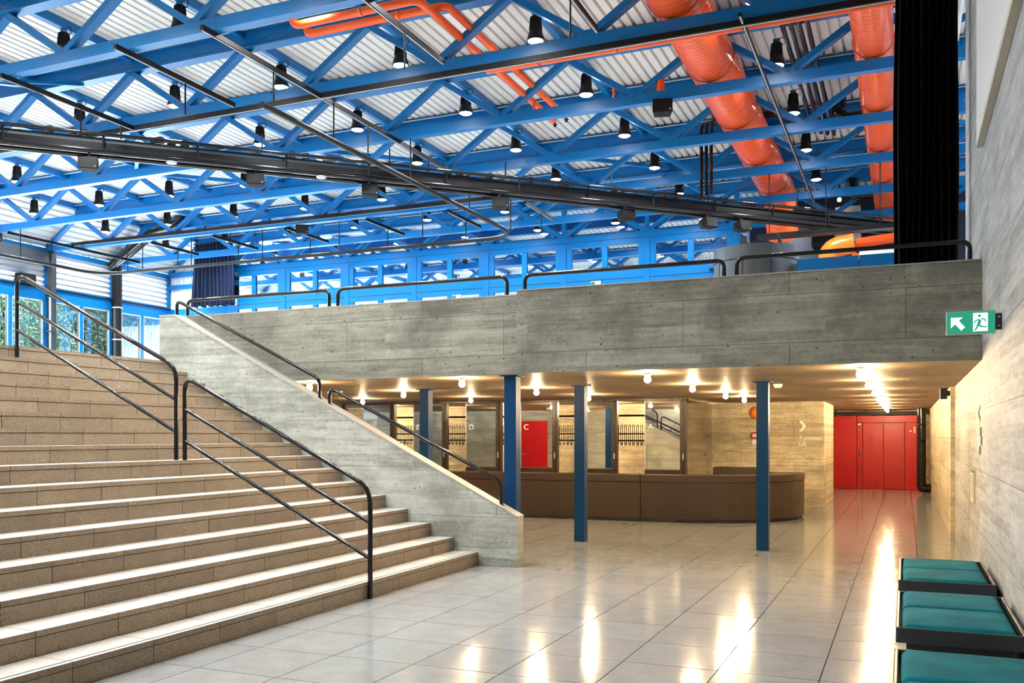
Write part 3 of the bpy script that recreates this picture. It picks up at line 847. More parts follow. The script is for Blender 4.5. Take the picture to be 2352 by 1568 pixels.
# flat wind braces at deck level and a few raking struts
for i, (k, j, d) in enumerate(((6, 4, 1), (6, 6, -1), (6, 7, 1), (4, 7, 1), (5, 8, -1), (0, 5, 1), (-1, 6, -1), (2, 8, 1), (7, 5, 1), (3, 9, -1), (-1, 8, 1))):
    x0, x1 = (XU(k), XU(k-1)) if d > 0 else (XU(k-1), XU(k))
    b_ = MB().beam((x0, j*S + .1, ZD - .25), (x1, (j+1)*S - .1, ZD - .25), .09, .09).build('wind_brace', 'blue')
    tag(b_, 'flat blue wind brace lying diagonally under the roof deck', 'brace', 'wind braces under the roof deck')
for k, j in ((5, 4), (8, 6), (8, 7), (1, 7), (4, 8)):
    b_ = MB().beam((XL(k), j*S, ZC + .1), (XL(k), (j+1)*S, ZU - .18), .06, .06).build('raking_strut', 'blue')
    tag(b_, 'thin pale-lit blue strut raking from lower chord up to the next truss', 'brace', 'raking struts between the trusses')

# ------------------------------------------------------------------ pendant lamps
lx, ly, lz = XU(1), 5.41*S, 8.20
lp = thing('pendant_lamp', 'black bell-shaped pendant lamp hanging lit from a blue purlin', 'lamp', (lx, ly, lz), 'pendant lamps in the roof')
MB().lathe([(.135, 0), (.147, .015), (.142, .05), (.118, .13), (.09, .22), (.074, .40), (.06, .42), (0, .42)], (lx, ly, lz), 18).build('housing', 'black', lp)
fin = MB()
for k in range(12):
    a = 2*math.pi*k/12
    fin.beam((lx + .098*math.cos(a), ly + .098*math.sin(a), lz + .17), (lx + .078*math.cos(a), ly + .078*math.sin(a), lz + .40), .012, .03, up=(math.cos(a), math.sin(a), 0))
fin.build('cooling_fins', 'black', lp)
MB().lathe([(0, -.03), (.06, -.026), (.105, -.012), (.13, .004), (.10, .012), (0, .012)], (lx, ly, lz), 18).build('lens', 'lens', lp)
yk = MB()
for s_ in (-1, 1): yk.tube([(lx + s_*.045, ly, lz + .41), (lx + s_*.045, ly, lz + .47)], .012, 6)
yk.box(lx - .06, lx + .06, ly - .02, ly + .02, lz + .45, lz + .485)
yk.build('hanger', 'blue', lp)
MB().tube([(lx + .08 + .07*math.cos(t*.7), ly + .03, lz + .44 + .07*math.sin(t*.7)) for t in range(10)], .007, 5).build('cable_loop', 'black', lp)
spd = bpy.data.lights.new('pendant_spot', 'SPOT'); spd.energy = LAMP_W; spd.spot_size = R(150); spd.spot_blend = .8; spd.shadow_soft_size = .12; spd.color = (1, .985, .955)
def lamp_light(x, y, z):
    o = bpy.data.objects.new('pendant_spot', spd); o.location = (x, y, z - .06); C.objects.link(o)
lamp_light(lx, ly, lz)
for j in range(0, 13):
    for k in range(-1, 9):
        if (k, j) == (1, 5): continue
        if j < 4 and k > 6: continue
        x, y = XU(k), (j + .41)*S
        if k == -1: x = -2.12
        if k == 0 and j < 10: continue
        if k == -1 and (y < 14 or y > 26): continue
        dup(lp, (x, y, lz)); lamp_light(x, y, lz)

# ------------------------------------------------------------------ orange ducts and pipes
def duct(label, x, z, r, y0, y1, end, rings):
    t = thing('ventilation_duct', label, 'duct', (x, (y0+y1)/2, z - r))
    pts = bend([(x, y0, z), (x, y1, z)] + end, r*1.6, 8)
    MB().tube(pts, r, 36).build('duct_tube', 'duct', t)
    for y in rings:
        MB().lathe([(r - .005, -.02), (r + .012, -.02), (r + .012, .02), (r - .005, .02)], (x, y, z), 36, axis=(0,1,0), smooth=False).build('saddle_ring', 'orange', t)
        MB().box(x - .03, x + .03, y - .02, y + .02, ZC + .09, z - r + .01).build('saddle_foot', 'orange', t)
    return t
duct('wide glossy orange spiral duct running above the truss chords', -3.10, 8.10, .42, 6, 25.4, [(-3.10, 26.2, 7.1)], [k*S for k in range(4, 10)])
duct('narrow glossy orange spiral duct beside the black curtain', -.48, 7.98, .31, 6, 27.5, [(-.48, 28.2, 7.3)], [k*S for k in range(6, 11)])
def pipe(label, pts, r, name='sprinkler_pipe', mat='orange', joints=()):
    t = thing(name, label, 'pipe', tuple(sum(p[i] for p in pts)/len(pts) for i in range(3)))
    MB().tube(bend(pts, r*2.5, 5), r, 12).build('pipe_run', mat, t)
    for (c, ax) in joints:
        MB().lathe([(r*.9, -.03), (r*1.12, -.03), (r*1.12, .03), (r*.9, .03)], c, 12, axis=ax).build('pipe_joint', mat, t)
    return t
zp = 7.95
pipe('orange pipe running away over the trusses with a black tip', [(-8.75, 11.8, zp + .35), (-8.75, 11.8, zp), (-6.53, 11.8, zp), (-6.53, 17.4, zp)], .062, joints=[((-7.5, 11.8, zp), (1,0,0)), ((-6.53, 14.5, zp), (0,1,0))])
pipe('orange pipe running parallel beside the black-tipped one, slightly higher', [(-8.9, 12.4, zp + .32), (-8.9, 12.4, zp + .14), (-6.36, 12.4, zp + .14), (-6.36, 17.6, zp + .14)], .062, joints=[((-7.2, 12.4, zp + .14), (1,0,0)), ((-6.36, 15.1, zp + .14), (0,1,0))])
pipe('orange pipe along the truss towards the wide duct, longer of the pair', [(-8.3, 13.52, 7.6), (WX - .04, 13.52, 7.6)], .062, joints=[((x, 13.52, 7.6), (1,0,0)) for x in (-7.4, -5.2, -3.9)])
pipe('orange pipe along the truss towards the wide duct, shorter of the pair', [(-6.3, 13.69, 7.57), (WX - .04, 13.69, 7.57)], .062, joints=[((x, 13.69, 7.57), (1,0,0)) for x in (-5.4, -4.1)])
for x, y, zv in ((-6.53, 17.42, zp), (-6.36, 17.62, zp + .14)):
    v_ = thing('drain_valve', 'small black drain valve at the end of an orange pipe', 'valve', (x, y, zv - .1), 'drain valves on the orange pipes')
    MB().tube([(x, y - .02, zv), (x, y + .06, zv), (x, y + .08, zv - .1)], .03, 8).build('valve_body', 'black', v_)
    MB().tube([(x - .05, y + .09, zv - .05), (x + .05, y + .09, zv - .05)], .01, 6).build('valve_handle', 'black', v_)
for i, (x, y) in enumerate(((-3.96, 6*S), (-4.8, 6*S), (-6.35, 6*S))):
    tag(MB().tube([(x, y, ZC + .092), (x, y, ZC + .30)], .03 if i else .07, 10).build('drop_pipe', 'orange'), 'short vertical orange pipe stub standing on the blue lower chord', 'pipe', 'short orange drop pipes')
for i in range(4):
    x = -1.86 + i*.13
    pipe('black conduit of the bundle of four running between the two ducts', [(x, 14.6, 8.33), (x, 21.5 + .11*i, 8.33), (x, 21.5 + .11*i, 8.64), (-4.0, 21.5 + .11*i, 8.64)], .042, 'cable_conduit', 'rail')['group'] = 'bundle of four black conduits'
for i in range(3):
    x = -4.25 + i*.13
    pipe('black conduit of three dropping from the deck beside the wide duct', [(-2.5, 20.85 - .1*i, 8.62), (x, 20.85 - .1*i, 8.62), (x, 20.85 - .1*i, 7.0)], .04, 'cable_conduit', 'rail')['group'] = 'three dropping black conduits'
# black flexible hoses by the narrow duct
for y, z in ((19.9, 8.05), (25.2, 7.75)):
    pts = bend([(-1.25, y, z + .45), (-1.25, y, z), (-.75, y, z)], .3, 8)
    h_ = thing('flexible_hose', 'ribbed black flexible hose elbow joining the narrow orange duct', 'hose', (-1.0, y, z), 'black flexible hoses at the narrow duct')
    MB().tube(pts, [.13 if i % 2 else .145 for i in range(len(pts))], 14).build('hose_tube', 'rail', h_)

# ------------------------------------------------------------------ black lighting tracks
def track(label, p, q, rods=(), ztop=ZC, group=None, w=.055, h=.075):
    t = thing('lighting_track', label, 'track', tuple((a+b)/2 for a, b in zip(p, q)), group)
    MB().beam(p, q, w, h).build('track_rail', 'black', t)
    up = Vector((0, 0, h/2 + .004)); dn = Vector((0, 0, -h/2 - .004))
    MB().beam(Vector(p) + dn, Vector(q) + dn, w*.35, .008).build('track_slot', 'galv', t)
    for x, y, z in rods: MB().tube([(x, y, z), (x, y, ztop)], .014, 6).build('hanger_rod', 'black', t)
    return t
zt = ZC - .14
for x, y0, y1 in ((-13.4, 4*S - .2, 5*S), (-10.84, 4*S - .3, 5*S - .3), (-9.2, 4*S - .3, 5*S), (-6.6, 3.8*S, 4.8*S), (-4.06, 3.8*S, 4.75*S), (-9.2, 5*S, 6*S), (-9.2, 6*S, 6.8*S), (-23.6, 7*S, 8*S), (-23.6, 8*S, 8.85*S), (-20.85, 8*S, 8.75*S), (-18.5, 8*S, 8.75*S), (-15.9, 8*S, 8.75*S), (-13.3, 8*S, 8.75*S), (-10.87, 8*S, 8.75*S), (-8.7, 8*S, 8.75*S)):
    track('short black lighting track slung between two neighbouring trusses', (x, y0, zt), (x, y1, zt), [(x, y0 + (y1-y0)*.55, zt - .55)] , zt, 'short lighting tracks between trusses')
track('long black lighting track passing beside the wide orange duct', (-2.1, 12.9, zt), (-2.1, 24.2, zt), w=.05, h=.05)
track('long black lighting track fixed under the blue lower chord before the orange pipes', (XL(9) + .5, 5*S - .06, zt - .0), (WX - .05, 5*S - .06, zt - .0), w=.08, h=.085)
track('long black lighting track along a lower chord, ending at the left facade column', (XL(9) + 1.2, 8*S - .12, ZC + .03), (-7.5, 8*S - .12, ZC + .03), w=.07, h=.10)
# curtain rail loop
cr = thing('curtain_rail', 'black curtain rail with rounded corners hung below the trusses', 'rail', (-17, 17.5, 6.9))
MB().tube(bend([(-23.1, 8.5, 6.62), (-23.1, 21.4, 6.62), (-8.97, 21.4, 6.62), (-8.97, 11.35, 6.62)], 1.0, 8), .05, 8).build('rail_profile', 'black', cr)
for x, y in [(-23.1, 18.55), (-23.1, 15.9), (-22.0, 21.4), (-21.4, 21.4)] + [(-19.5 + 2.597*i, 21.4) for i in range(4)] + [(-8.97, y) for y in (13.25, 15.9, 18.55, 20.9)]:
    MB().tube([(x, y, 6.62), (x, y, ZC)], .014, 6).build('hanger_rod', 'black', cr)

# ------------------------------------------------------------------ diagonal lighting bridge
BA, BB = Vector((-16.1, 10.5, 6.98)), Vector((.50, 26.5, 6.98))
bd = (BB - BA).normalized(); bn = Vector((-bd.y, bd.x, 0)).normalized()
BL = (BB - BA).length
br = thing('lighting_bridge', 'long black lighting bridge crossing diagonally under the trusses', 'truss', tuple((BA + BB)/2))
def bp_(s, off, z): return BA + bd*s + bn*off + Vector((0, 0, z))
for off, z, r, nm in ((-.16, -.14, .055, 'bridge_tube'), (.16, -.14, .055, 'bridge_tube'), (-.2, .17, .035, 'bridge_tube'), (.2, .17, .035, 'bridge_tube')):
    MB().tube([bp_(0, off, z), bp_(BL, off, z)], r, 10).build(nm, 'rail', br)
MB().beam(bp_(0, 0, -.02), bp_(BL, 0, -.02), .30, .10).build('cable_tray', 'black', br)
MB().beam(bp_(0, .0, .09), bp_(BL, .0, .09), .34, .035).build('upper_tray', 'black', br)
n = 14
pm_ = MB().beam((0, 0, -.14), (0, 0, .17), .03, .03).mesh('bridge_post', 'black')
for k in range(n + 1):
    for off in (-.18, .18): place(pm_, 'bridge_post', br, bp_(BL*k/n, off, 0))
for k in range(9):
    q = bp_(BL*(k + .4)/9, 0, .17); MB().tube([q, q + Vector((0, 0, ZC + .0 - q.z))], .015, 6).build('hanger_rod', 'black', br)
def along(u):
    """arc length on the bridge that lies in the direction of a bearing tan = x/y"""
    a = (u - 1176)/2115; yw = R(23.14)
    dx, dy = -math.sin(yw) + a*math.cos(yw), math.cos(yw) + a*math.sin(yw)
    # (BA + s bd) x (dx,dy) = 0
    return -(BA.x*dy - BA.y*dx)/(bd.x*dy - bd.y*dx)
# control boxes on the bridge
for i, u in enumerate((110, 163, 190, 362, 425, 590, 672, 705, 760, 1035, 1062, 1130, 1225, 1305, 1420, 1535, 1560, 1675, 1725, 1840, 1865)):
    c = bp_(along(u), .2, .212); big = i % 5 == 3
    sx = .13 if big else .07
    d_ = thing('control_box', 'small black control box clipped on top of the lighting bridge', 'box', tuple(c), 'control boxes on the lighting bridge')
    MB().bbox(c.x - sx, c.x + sx, c.y - .05, c.y + .05, c.z, c.z + .12, .008).build('case', 'grey' if big else 'black', d_)
    MB().box(c.x - sx*.5, c.x + sx*.3, c.y - .054, c.y - .05, c.z + .03, c.z + .09).build('face_plate', 'galv', d_)
# loudspeakers under the bridge
def speaker(c, yaw, tilt, label, group=None):
    t = thing('loudspeaker', label, 'loudspeaker', (0, 0, 0), group)
    w_, d_, h_ = .17, .15, .12
    front = [(-w_, -d_, -h_), (w_, -d_, -h_), (w_, -d_, h_), (-w_, -d_, h_)]
    back = [(-w_*.8, d_, -h_*.6), (w_*.8, d_, -h_*.6), (w_*.8, d_, h_), (-w_*.8, d_, h_)]
    MB().add(front + back, [(0,1,2,3), (7,6,5,4), (0,4,5,1), (1,5,6,2), (2,6,7,3), (3,7,4,0)]).build('cabinet', 'blackm', t)
    MB().box(-w_*.92, w_*.92, -d_ - .006, -d_, -h_*.9, h_*.9).build('grille', 'black', t)
    MB().lathe([(0, -.004), (.012, -.004), (.012, 0)], (w_*.75, -d_ - .006, -h_*.6), 10, axis=(0,1,0)).build('badge', 'silver', t)
    MB().box(-.02, .02, -.01, .01, h_, h_ + .09).build('bracket', 'galv', t)
    t.location = c; t.rotation_euler = (R(tilt), 0, R(yaw)); 
    return t
for u in (205, 587, 848, 1147, 1436, 1625, 1703):
    c = bp_(along(u), -.02, -.38)
    speaker(c, 38 if u < 1300 else 48, -8, 'black wedge loudspeaker hanging under the diagonal lighting bridge', 'loudspeakers under the lighting bridge')
speaker(Vector((-3.9, 6*S - .1, ZC - .25)), 15, -8, 'black loudspeaker hung from the blue chord left of the wide orange duct')
speaker(Vector((-23.9, 6.95*S, ZC - .3)), 40, -5, 'black loudspeaker hung under the trusses near the left facade')
speaker(Vector((-15.3, 8*S - .1, ZC - .28)), 30, -5, 'black loudspeaker hung from the lower chord above the navy curtain')
# small lamps on the bridge
for u in (394, 735):
    c = bp_(along(u), -.16, -.22)
    r_ = thing('track_spot', 'flat round white light on the underside of the lighting bridge', 'lamp', tuple(c), 'flat round lights under the lighting bridge')
    MB().lathe([(0, .02), (.09, .02), (.10, 0), (.09, -.012), (0, -.012)], c, 16).build('rim', 'galv', r_)

# ================================================================== GLAZED BLUE PARTITION AT THE BACK (under truss no. 10)
YP = 10*S
pt = thing('glazed_partition', 'blue steel glazed partition with paired windows under the last truss', 'partition', (-14, YP, LAND))
xr_p = -4.45
xl_p = XL(9) + 3.2
zb1, zt1 = 6.50, 7.27      # upper window row
zb2, zt2 = 3.35, 6.10      # lower doors
def fr(x0, x1, z0, z1, nm='frame_member', d=.05, mat='blue'): return MB().bbox(x0, x1, YP - d, YP + d, z0, z1, .008).build(nm, mat, pt)
nodes_x = [XL(k) for k in range(1, 9)]
fr(xl_p, XL(1) + .06, zt1, ZC - .09, 'transom', .06)
fr(xl_p, XL(1) + .06, zt2, zb1, 'transom', .055)
fr(xl_p, XL(1) + .06, LAND, zb2, 'base_panel', .05)
MB().box(xl_p, XL(1) + .06, YP - .062, YP - .055, 6.26, 6.275).build('joint_line', 'rubber', pt)
for x in nodes_x: fr(x - .09, x + .09, LAND, ZC - .09, 'post', .07)
for a, b in zip(nodes_x[1:], nodes_x[:-1]):
    m_ = (a+b)/2
    fr(a + .09, a + .26, zb1, zt1); fr(b - .26, b - .09, zb1, zt1); fr(m_ - .09, m_ + .09, zb1, zt1, 'mullion')
    fr(a + .09, a + .26, zb2, zt2); fr(b - .26, b - .09, zb2, zt2); fr(m_ - .09, m_ + .09, zb2, zt2, 'mullion')
    for x0, x1 in ((a + .26, m_ - .09), (m_ + .09, b - .26)):
        MB().box(x0, x1, YP - .006, YP + .006, zb1, zt1).build('pane', 'glassp', pt)
        MB().box(x0, x1, YP - .006, YP + .006, zb2, zt2).build('pane', 'glassp', pt)
    # glazing inside the truss triangles
    up = (a + b)/2
    MB().prism([(a + .2, YP + .05, ZC + .09), (b - .2, YP + .05, ZC + .09), (up, YP + .05, ZU - .2)], (0, .012, 0)).build('triangular_pane', 'glassp', pt)
    tri = [Vector((a + .22, YP + .03, ZC + .12)), Vector((b - .22, YP + .03, ZC + .12)), Vector((up, YP + .03, ZU - .25))]
    for i in range(3): MB().beam(tri[i], tri[(i+1) % 3], .06, .07, up=(0,1,0)).build('triangle_frame', 'blue', pt)
for x in nodes_x[1:]:
    MB().prism([(x - 1.1, YP + .05, ZU - .2), (x + 1.1, YP + .05, ZU - .2), (x, YP + .05, ZC + .2)], (0, .012, 0)).build('triangular_pane', 'glassp', pt)
for x in nodes_x[:3]: fr(x - .07, x + .07, ZC + .09, ZU - .18, 'upper_post', .05)
# door furniture and far exit signs
for px_, pz_ in ((-8.35, 4.75), (-12.9, 4.62), (-16.3, 4.55)):
    e_ = thing('exit_sign', 'small green lit exit sign glowing inside the glazed partition', 'sign', (px_, YP - .7, pz_ + 1.2), 'small exit signs at the glazed partition')
    MB().bbox(px_ - .16, px_ + .16, YP - .72, YP - .68, pz_ + 1.2, pz_ + 1.38, .005).build('housing', 'silver', e_)
    MB().box(px_ - .15, px_ + .15, YP - .724, YP - .72, pz_ + 1.21, pz_ + 1.37).build('lit_panel', 'signw', e_)
    MB().box(px_ - .15, px_ - .02, YP - .727, YP - .724, pz_ + 1.22, pz_ + 1.36).build('green_field', 'signg', e_)
    MB().box(px_ - .01, px_ + .01, YP - .69, YP - .05, pz_ + 1.28, pz_ + 1.30).build('hanger_rod', 'black', e_)
dv = thing('door_closer', 'small black door closer on the glazed partition near the kiosk', 'door closer', (-5.0, YP - .1, 6.35))
MB().bbox(-5.15, -4.9, YP - .13, YP - .055, 6.31, 6.37, .006).build('closer_body', 'black', dv)
MB().tube([(-4.95, YP - .12, 6.38), (-4.75, YP - .12, 6.41)], .012, 6).build('closer_arm', 'black', dv)
# wall left of the partition with white siding, room behind
def ribbed(y, x0, x1, z0, z1, vertical=True, pitch=.16, dep=.035):
    mb = MB(); n = max(2, int((x1 - x0)/pitch)); pts = []
    for k in range(n):
        for t, h in ((0, 0), (.4, 0), (.5, dep), (.9, dep)): pts.append((x0 + (x1-x0)*(k+t)/n, y + h))
    pts.append((x1, y)); m_ = len(pts)
    return mb.add([(x, yy, z0) for x, yy in pts] + [(x, yy, z1) for x, yy in pts], [(i, i+1, m_+i+1, m_+i) for i in range(m_-1)])
wb = struct('wall_back_upper', ribbed(YP + .02, XL(9) - .1, xl_p, LAND, ZC + .6), 'siding', label='white ribbed siding in the far left corner')
MB().box(XL(9), xl_p, YP - .06, YP, 7.0, 7.16).build('blue_rail', 'blue', wb)
MB().box(XL(9), xl_p, YP - .06, YP, 5.75, 6.25).build('blue_rail', 'blue', wb)
struct('wall_far_room', ribbed(YD1 - .3, XL(9), XRt + 1, LAND, ZD), 'siding')
struct('wall_far_room_side', MB().box(-4.47, -4.37, 28.75, YD1, LAND, ZD), 'siding')

# ================================================================== LEFT FACADE
XW = XL(9) - .05
lw = bpy.data.objects.new('wall_left', None); C.objects.link(lw); lw['kind'] = 'structure'; ORG[lw] = Vector((0,0,0)); lw['label'] = 'left facade with white horizontal siding over tall blue-framed windows'
zs0, zs1 = 6.36, 7.42
nr = 6
for j in range(2, 10):
    ya, yb = j*S + .07, (j+1)*S - .07
    mb = MB(); pts = []
    for k in range(nr):
        for t, h in ((0, 0), (.45, 0), (.6, .05), (.9, .05)): pts.append((XW - .02 - h, zs0 + (zs1 - zs0)*(k+t)/nr))
    pts.append((XW - .02, zs1)); m_ = len(pts)
    mb.add([(x, ya, z) for x, z in pts] + [(x, yb, z) for x, z in pts], [(i, i+1, m_+i+1, m_+i) for i in range(m_-1)])
    mb.build('siding_sheet', 'siding', lw)
MB().box(XW - .12, XW + .06, 2*S, YP, zs1, ZC + .03).build('eaves_beam', 'blue', lw)
MB().box(XW - .12, XW + .05, 2*S, YP, 5.90, zs0).build('header_beam', 'blue', lw)
MB().tube([(XW + .09, 2*S, 6.28), (XW + .09, YP, 6.28)], .03, 8).build('cable_pipe', 'black', lw)
for j in range(2, 11):
    MB().box(XW - .08, XW + .06, j*S - .17, j*S + .17, LAND, 5.9).build('blue_pilaster', 'blue', lw)
    if j < 10: MB().box(XW - .06, XW + .04, (j+.5)*S - .07, (j+.5)*S + .07, LAND, 5.9).build('mullion', 'blue', lw)
    MB().box(XW - .08, XW + .05, j*S - .08, j*S + .08, zs0, ZC).build('blue_post', 'blue', lw)
for i, j in enumerate(range(2, 10)):
    for q, (a, b) in enumerate(((j*S + .17, (j+.5)*S - .07), ((j+.5)*S + .07, (j+1)*S - .17))):
        w_ = bpy.data.objects.new('window_%d' % (2*i + q + 1), None); C.objects.link(w_); w_['kind'] = 'structure'; ORG[w_] = Vector((0,0,0))
        MB().box(XW - .015, XW - .005, a, b, LAND + .06, 5.9).build('pane', 'glass', w_)
        for ya, yb, z0, z1 in ((a, a + .022, LAND, 5.9), (b - .022, b, LAND, 5.9), (a + .035, b - .035, 5.86, 5.9), (a + .035, b - .035, LAND, LAND + .06)):
            MB().box(XW - .05, XW + .03, ya, yb, z0, z1).build('window_frame', 'white', w_)  # blue frames coloured white to stand for their sunlit reveals
for j, lb in ((8, 'dark square column in the left facade carrying the truss with the black track'), (9, 'round dark column with collars in the left facade next to the raking pipe')):
    c_ = thing('facade_column', lb, 'column', (XW + .22, j*S, LAND))
    if j == 8: MB().bbox(XW + .12, XW + .32, j*S - .1, j*S + .1, LAND, ZC - .09, .01).build('shaft', 'grey', c_)
    else: MB().tube([(XW + .22, j*S, LAND), (XW + .22, j*S, ZC - .09)], .16, 18).build('shaft', 'black', c_)
    for z in (4.9, 6.0): MB().lathe([(.165, -.02), (.18, -.02), (.18, .02), (.165, .02)], (XW + .22, j*S, z), 18).build('collar', 'galv' if j == 9 else 'black', c_)
pipe('thick dark pipe raking from the round facade column up to the deck', [(XW + .22, 9*S - .25, ZC - .15), (XW + 2.3, 9*S - .25, ZC + .95), (XW + 3.2, 9*S - .25, ZC + .95), (XW + 3.2, 9*S - .25, ZD - .03)], .17, 'rainwater_pipe', 'rail')
tag(MB().bbox(XW + .05, XW + .35, 3*S, 8*S - .2, 7.05, 7.4, .01).build('crane_beam', 'grey'), 'deep dark navy beam along the left facade ending at the square column', 'beam')
tag(MB().bbox(XW + .05, XW + .35, 7.55*S, 7.75*S, 6.3, 6.6, .02).build('wall_speaker', 'blackm'), 'small dark box on the siding beside the square facade column', 'box')
# ================================================================== CURTAINS
def cloth(label, x0, x1, y, z0, z1, folds, amp, mat, name, flare=0, lean=0):
    nx, nz = folds*8, 14; vs = []; fs = []
    rnd = random.Random(len(label))
    ph = [rnd.uniform(-.5, .5) for _ in range(folds + 1)]; am = [rnd.uniform(.6, 1.2) for _ in range(folds + 1)]
    for j in range(nz + 1):
        v = j/nz; z = z1 + (z0 - z1)*v
        for i in range(nx + 1):
            u = i/nx; f = int(u*folds) if u < 1 else folds - 1
            xc = x0 + (x1 - x0)*u
            mid = (x0 + x1)/2
            x = mid + (xc - mid)*(1 + flare*v) + .012*math.sin(9*v + f) + lean*v
            yy = y + amp*am[f]*math.sin(2*math.pi*u*folds + ph[f]*v)*(.75 + .25*v) + .02*math.sin(5*v + u*7)
            vs.append((x, yy, z + (.03*math.sin(u*40) if j == nz and flare else 0)))
    for j in range(nz):
        for i in range(nx):
            a = j*(nx+1) + i; fs.append((a, a+1, a+nx+2, a+nx+1))
    t = thing(name, label, 'curtain', ((x0+x1)/2, y, z0))
    c = MB().add(vs, fs, 0, True).build('cloth', mat, t)
    so = c.modifiers.new('thickness', 'SOLIDIFY'); so.thickness = .006
    MB().tube([(x0 - .05, y, z1 + .03), (x1 + .05, y, z1 + .03)], .025, 8).build('curtain_track', 'black', t)
    for x in (x0 + .1, x1 - .1): MB().tube([(x, y, z1 + .03), (x, y, ZD)], .012, 6).build('hanger_rod', 'black', t)
    return t
cloth('tall black stage curtain gathered beside the concrete side wall', -.10, .60, 12.2, LAND, 8.75, 9, .10, 'drape', 'stage_curtain', 0, -.04)
cloth('navy curtain hanging high in the far left corner of the hall', -23.45, -21.75, 25.9, 6.2, 8.42, 11, .10, 'drapeb', 'hall_curtain', .18)

# ================================================================== BALCONY FURNITURE
kx, ky, kr = -2.2, 15.1, .66
ks = thing('round_kiosk', 'grey metal round kiosk standing on the balcony behind the parapet', 'kiosk', (kx, ky, LAND))
MB().lathe([(kr, 0), (kr, 1.66)], (kx, ky, LAND), 64).build('drum', 'kiosk', ks)
MB().lathe([(kr - .01, 1.66), (kr - .01, 1.675)], (kx, ky, LAND), 48).build('shadow_gap', 'rubber', ks)
MB().lathe([(kr + .004, 1.675), (kr + .004, 1.885)], (kx, ky, LAND), 64).build('rim_band', 'kiosk', ks)
MB().lathe([(kr + .004, 1.88), (0, 1.88)], (kx, ky, LAND), 64, smooth=False).build('lid', 'kiosk', ks)
for a in (-100, -62, -140):
    ca, sa = math.cos(R(a)), math.sin(R(a))
    MB().beam((kx + kr*ca, ky + kr*sa, LAND), (kx + kr*ca, ky + kr*sa, LAND + 1.66), .012, .012).build('panel_joint', 'rubber', ks)
sc_ = thing('monitor', 'thin dark tilted screen standing on the grey round kiosk', 'screen', (kx + .45, ky - .1, LAND + 1.886))
MB().prism([(kx + .40, ky - .25, LAND + 1.89), (kx + .44, ky - .25, LAND + 1.89), (kx + .36, ky - .25, LAND + 2.1), (kx + .32, ky - .25, LAND + 2.1)], (0, .3, 0)).build('screen', 'grey', sc_)
bw_ = thing('blue_screen_wall', 'low blue sheet metal wall on the balcony right of the kiosk', 'wall', (-.5, 14.2, LAND))
for a, b in ((-1.48, -.62), (-.61, .66)): MB().bbox(a, b, 14.16, 14.22, LAND, 4.2, .004).build('panel', 'blue', bw_)
MB().box(-1.5, .66, 14.22, 14.26, LAND, 4.15).build('backing', 'grey', bw_)
tag(MB().bbox(-1.5, -.85, 14.75, 15.0, LAND, 4.28, .01).build('white_cabinet', 'white'), 'white cabinet behind the low blue wall next to the kiosk', 'cabinet')
tag(MB().bbox(-.98, -.0, 22.8, 23.2, LAND, 5.95, .01).build('white_cabinet', 'white'), 'tall white cabinet below the orange pipes at the back', 'cabinet')
# plant area at the back right
struct('wall_plant', MB().box(-4.35, XRt + 1, 28.6, 28.75, LAND, ZD), plain('dark_navy_wall', (.002, .009, .03), .5), label='dark blue wall behind the ventilation plant')
struct('wall_plant_left', MB().box(-4.4, -4.3, YP + .1, 28.6, LAND, ZC - .2), 'blackm')
pipe('thick orange pipe elbow rising behind the low blue wall', [(-1.75, 24.0, LAND), (-1.75, 24.0, 6.22), (-1.15, 24.0, 6.3)], .25, 'plant_pipe', 'orange2', [((-1.75, 24, 5.9), (0,0,1))])
pipe('thin red-orange pipe leaving the thick elbow towards the side wall', [(-1.12, 24.0, 6.3), (.55, 24.0, 6.42)], .12, 'plant_pipe', 'orange')
pipe('short red-orange pipe standing under the thick orange elbow', [(-1.02, 23.6, LAND), (-1.02, 23.6, 5.95)], .17, 'plant_pipe', 'orange', [((-1.02, 23.6, 5.8), (0,0,1))])
ctw = thing('cable_tray', 'black perforated cable tray running above the kiosk', 'tray', (-1.4, 21.2, 6.02))
MB().box(-3.05, .4, 21.05, 21.35, 6.0, 6.01).build('tray_bottom', 'black', ctw)
for y in (21.05, 21.35): MB().box(-3.05, .4, y - .005, y + .005, 6.0, 6.09).build('tray_side', 'black', ctw)
for x in (-2.8, -1.6, -.5): MB().tube([(x, 21.2, 6.01), (x, 21.2, ZC - .085)], .012, 6).build('hanger_rod', 'black', ctw)
for x0, x1, z0, z1, mt, lb in ((-2.45, -1.92, 6.95, 7.95, 'blackm', 'black ventilation cabinet under the roof at the back'), (-1.82, -1.15, 7.0, 8.0, 'silver', 'silver ventilation cabinet lit by a lamp under the roof')):
    vc = thing('ventilation_unit', lb, 'cabinet', ((x0+x1)/2, 27.6, z0))
    MB().bbox(x0, x1, 27.3, 28.1, z0, z1, .02).build('casing', mt, vc)
    MB().box(x0 + .12, x1 - .12, 27.285, 27.3, z0 + .12, z1 - .12).build('front_panel', mt, vc)
    for x in (x0 + .1, x1 - .1): MB().tube([(x, 27.7, z1), (x, 27.7, ZD)], .02, 6).build('hanger_rod', 'black', vc)
for x, z in ((-1.75, 8.32), (-1.68, 8.1)):
    wl = thing('work_light', 'small bare warm work light above the silver ventilation cabinet', 'lamp', (x, 26.9, z), 'work lights above the ventilation cabinet')
    MB().lathe([(.06*math.sin(math.pi*k/6), -.06*math.cos(math.pi*k/6)) for k in range(7)], (x, 26.9, z), 12).build('globe', 'bulb2', wl)
    MB().tube([(x, 26.9, z + .05), (x, 26.9, ZU - .2 if z > 8.2 else 8.29)], .01, 6).build('stem', 'black', wl)
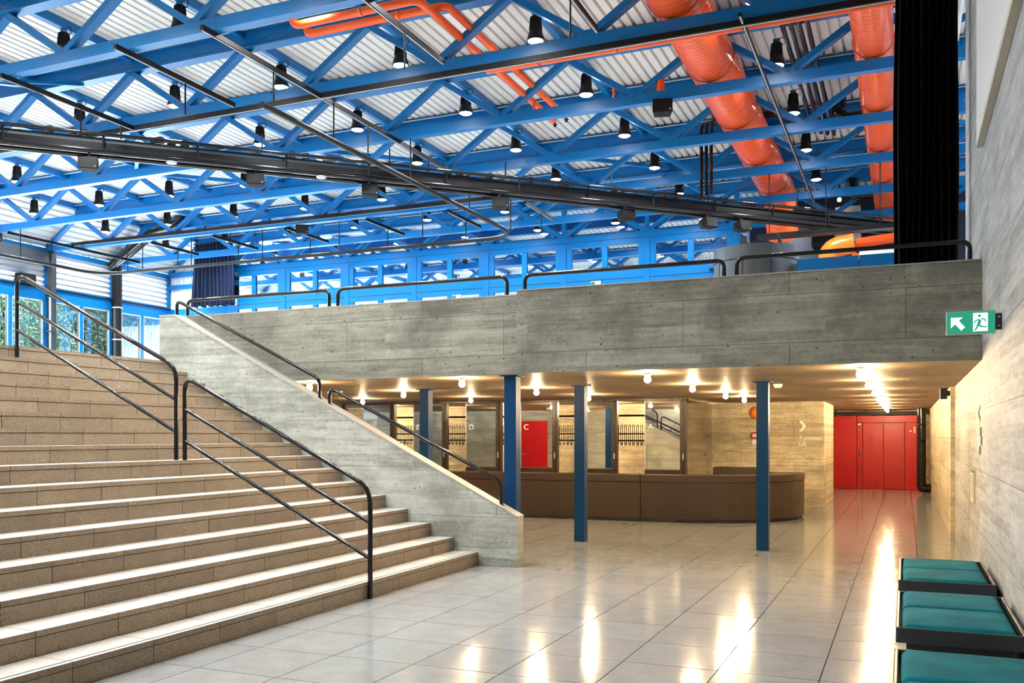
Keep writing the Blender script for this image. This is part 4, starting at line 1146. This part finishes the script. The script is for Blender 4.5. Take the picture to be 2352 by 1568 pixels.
for i, x in enumerate((-4.0, -3.7, -3.35, -2.95)):
    tag(MB().tube([(x, 28.3, LAND), (x, 28.3, 6.9)], .05, 8).build('plant_riser_pipe', 'black'), 'black vertical riser pipe before the dark blue plant wall', 'pipe', 'black riser pipes in the plant area')
tag(MB().tube([(.80, 13.3, 8.45), (.80, 19.5, 8.45)], .05, 10).build('conduit_pipe', 'white'), 'pale pipe running back under the roof beyond the black curtain', 'pipe')

# ================================================================== OUTSIDE THE LEFT FACADE
struct('floor_terrace', MB().box(-34, XW - .3, 0, 34, LAND - .4, LAND - .1), 'land')
rnd = random.Random(3)
def bush(cx, cy, rx, ry, h, n, label):
    t = thing('hedge_bush', label, 'bush', (cx, cy, LAND - .1), 'bushes outside the left facade')
    mb = MB()
    for i in range(n):
        th, ph = rnd.uniform(0, 2*math.pi), math.acos(rnd.uniform(-1, 1)); q = rnd.uniform(.6, 1.05)
        c = Vector((cx + rx*q*math.sin(ph)*math.cos(th), cy + ry*q*math.sin(ph)*math.sin(th), LAND - .1 + h/2 + h/2*q*math.cos(ph)))
        a = Vector((rnd.gauss(0,1), rnd.gauss(0,1), rnd.gauss(0,1))).normalized(); b = a.orthogonal().normalized()
        s_ = rnd.uniform(.035, .075)
        mb.add([c - a*s_*1.5, c + b*s_*.6, c + a*s_*1.5, c - b*s_*.6], [(0,1,2,3)])
    fo = mb.build('foliage', 'leaf', t); fo['kind'] = 'stuff'
    MB().tube([(cx, cy, LAND - .1), (cx, cy, LAND - .1 + h*.6)], [.12, .05], 8).build('stem', 'bronze', t)
for cy, h in ((14.5, 6.0), (17.3, 6.4), (20.2, 6.2), (23.2, 6.6), (26.3, 6.0), (29.6, 6.4), (32.6, 6.0)):
    bush(-29.4 + rnd.uniform(-.4, .4), cy, 1.6, 1.62, h, 11000, 'tall dense green bush seen through the left facade windows')
tag(MB().box(-26.7, -26.55, 25.6, 31.5, LAND - .1, 4.9).build('garden_wall', 'white'), 'white garden wall standing outside behind the corner window', 'wall')
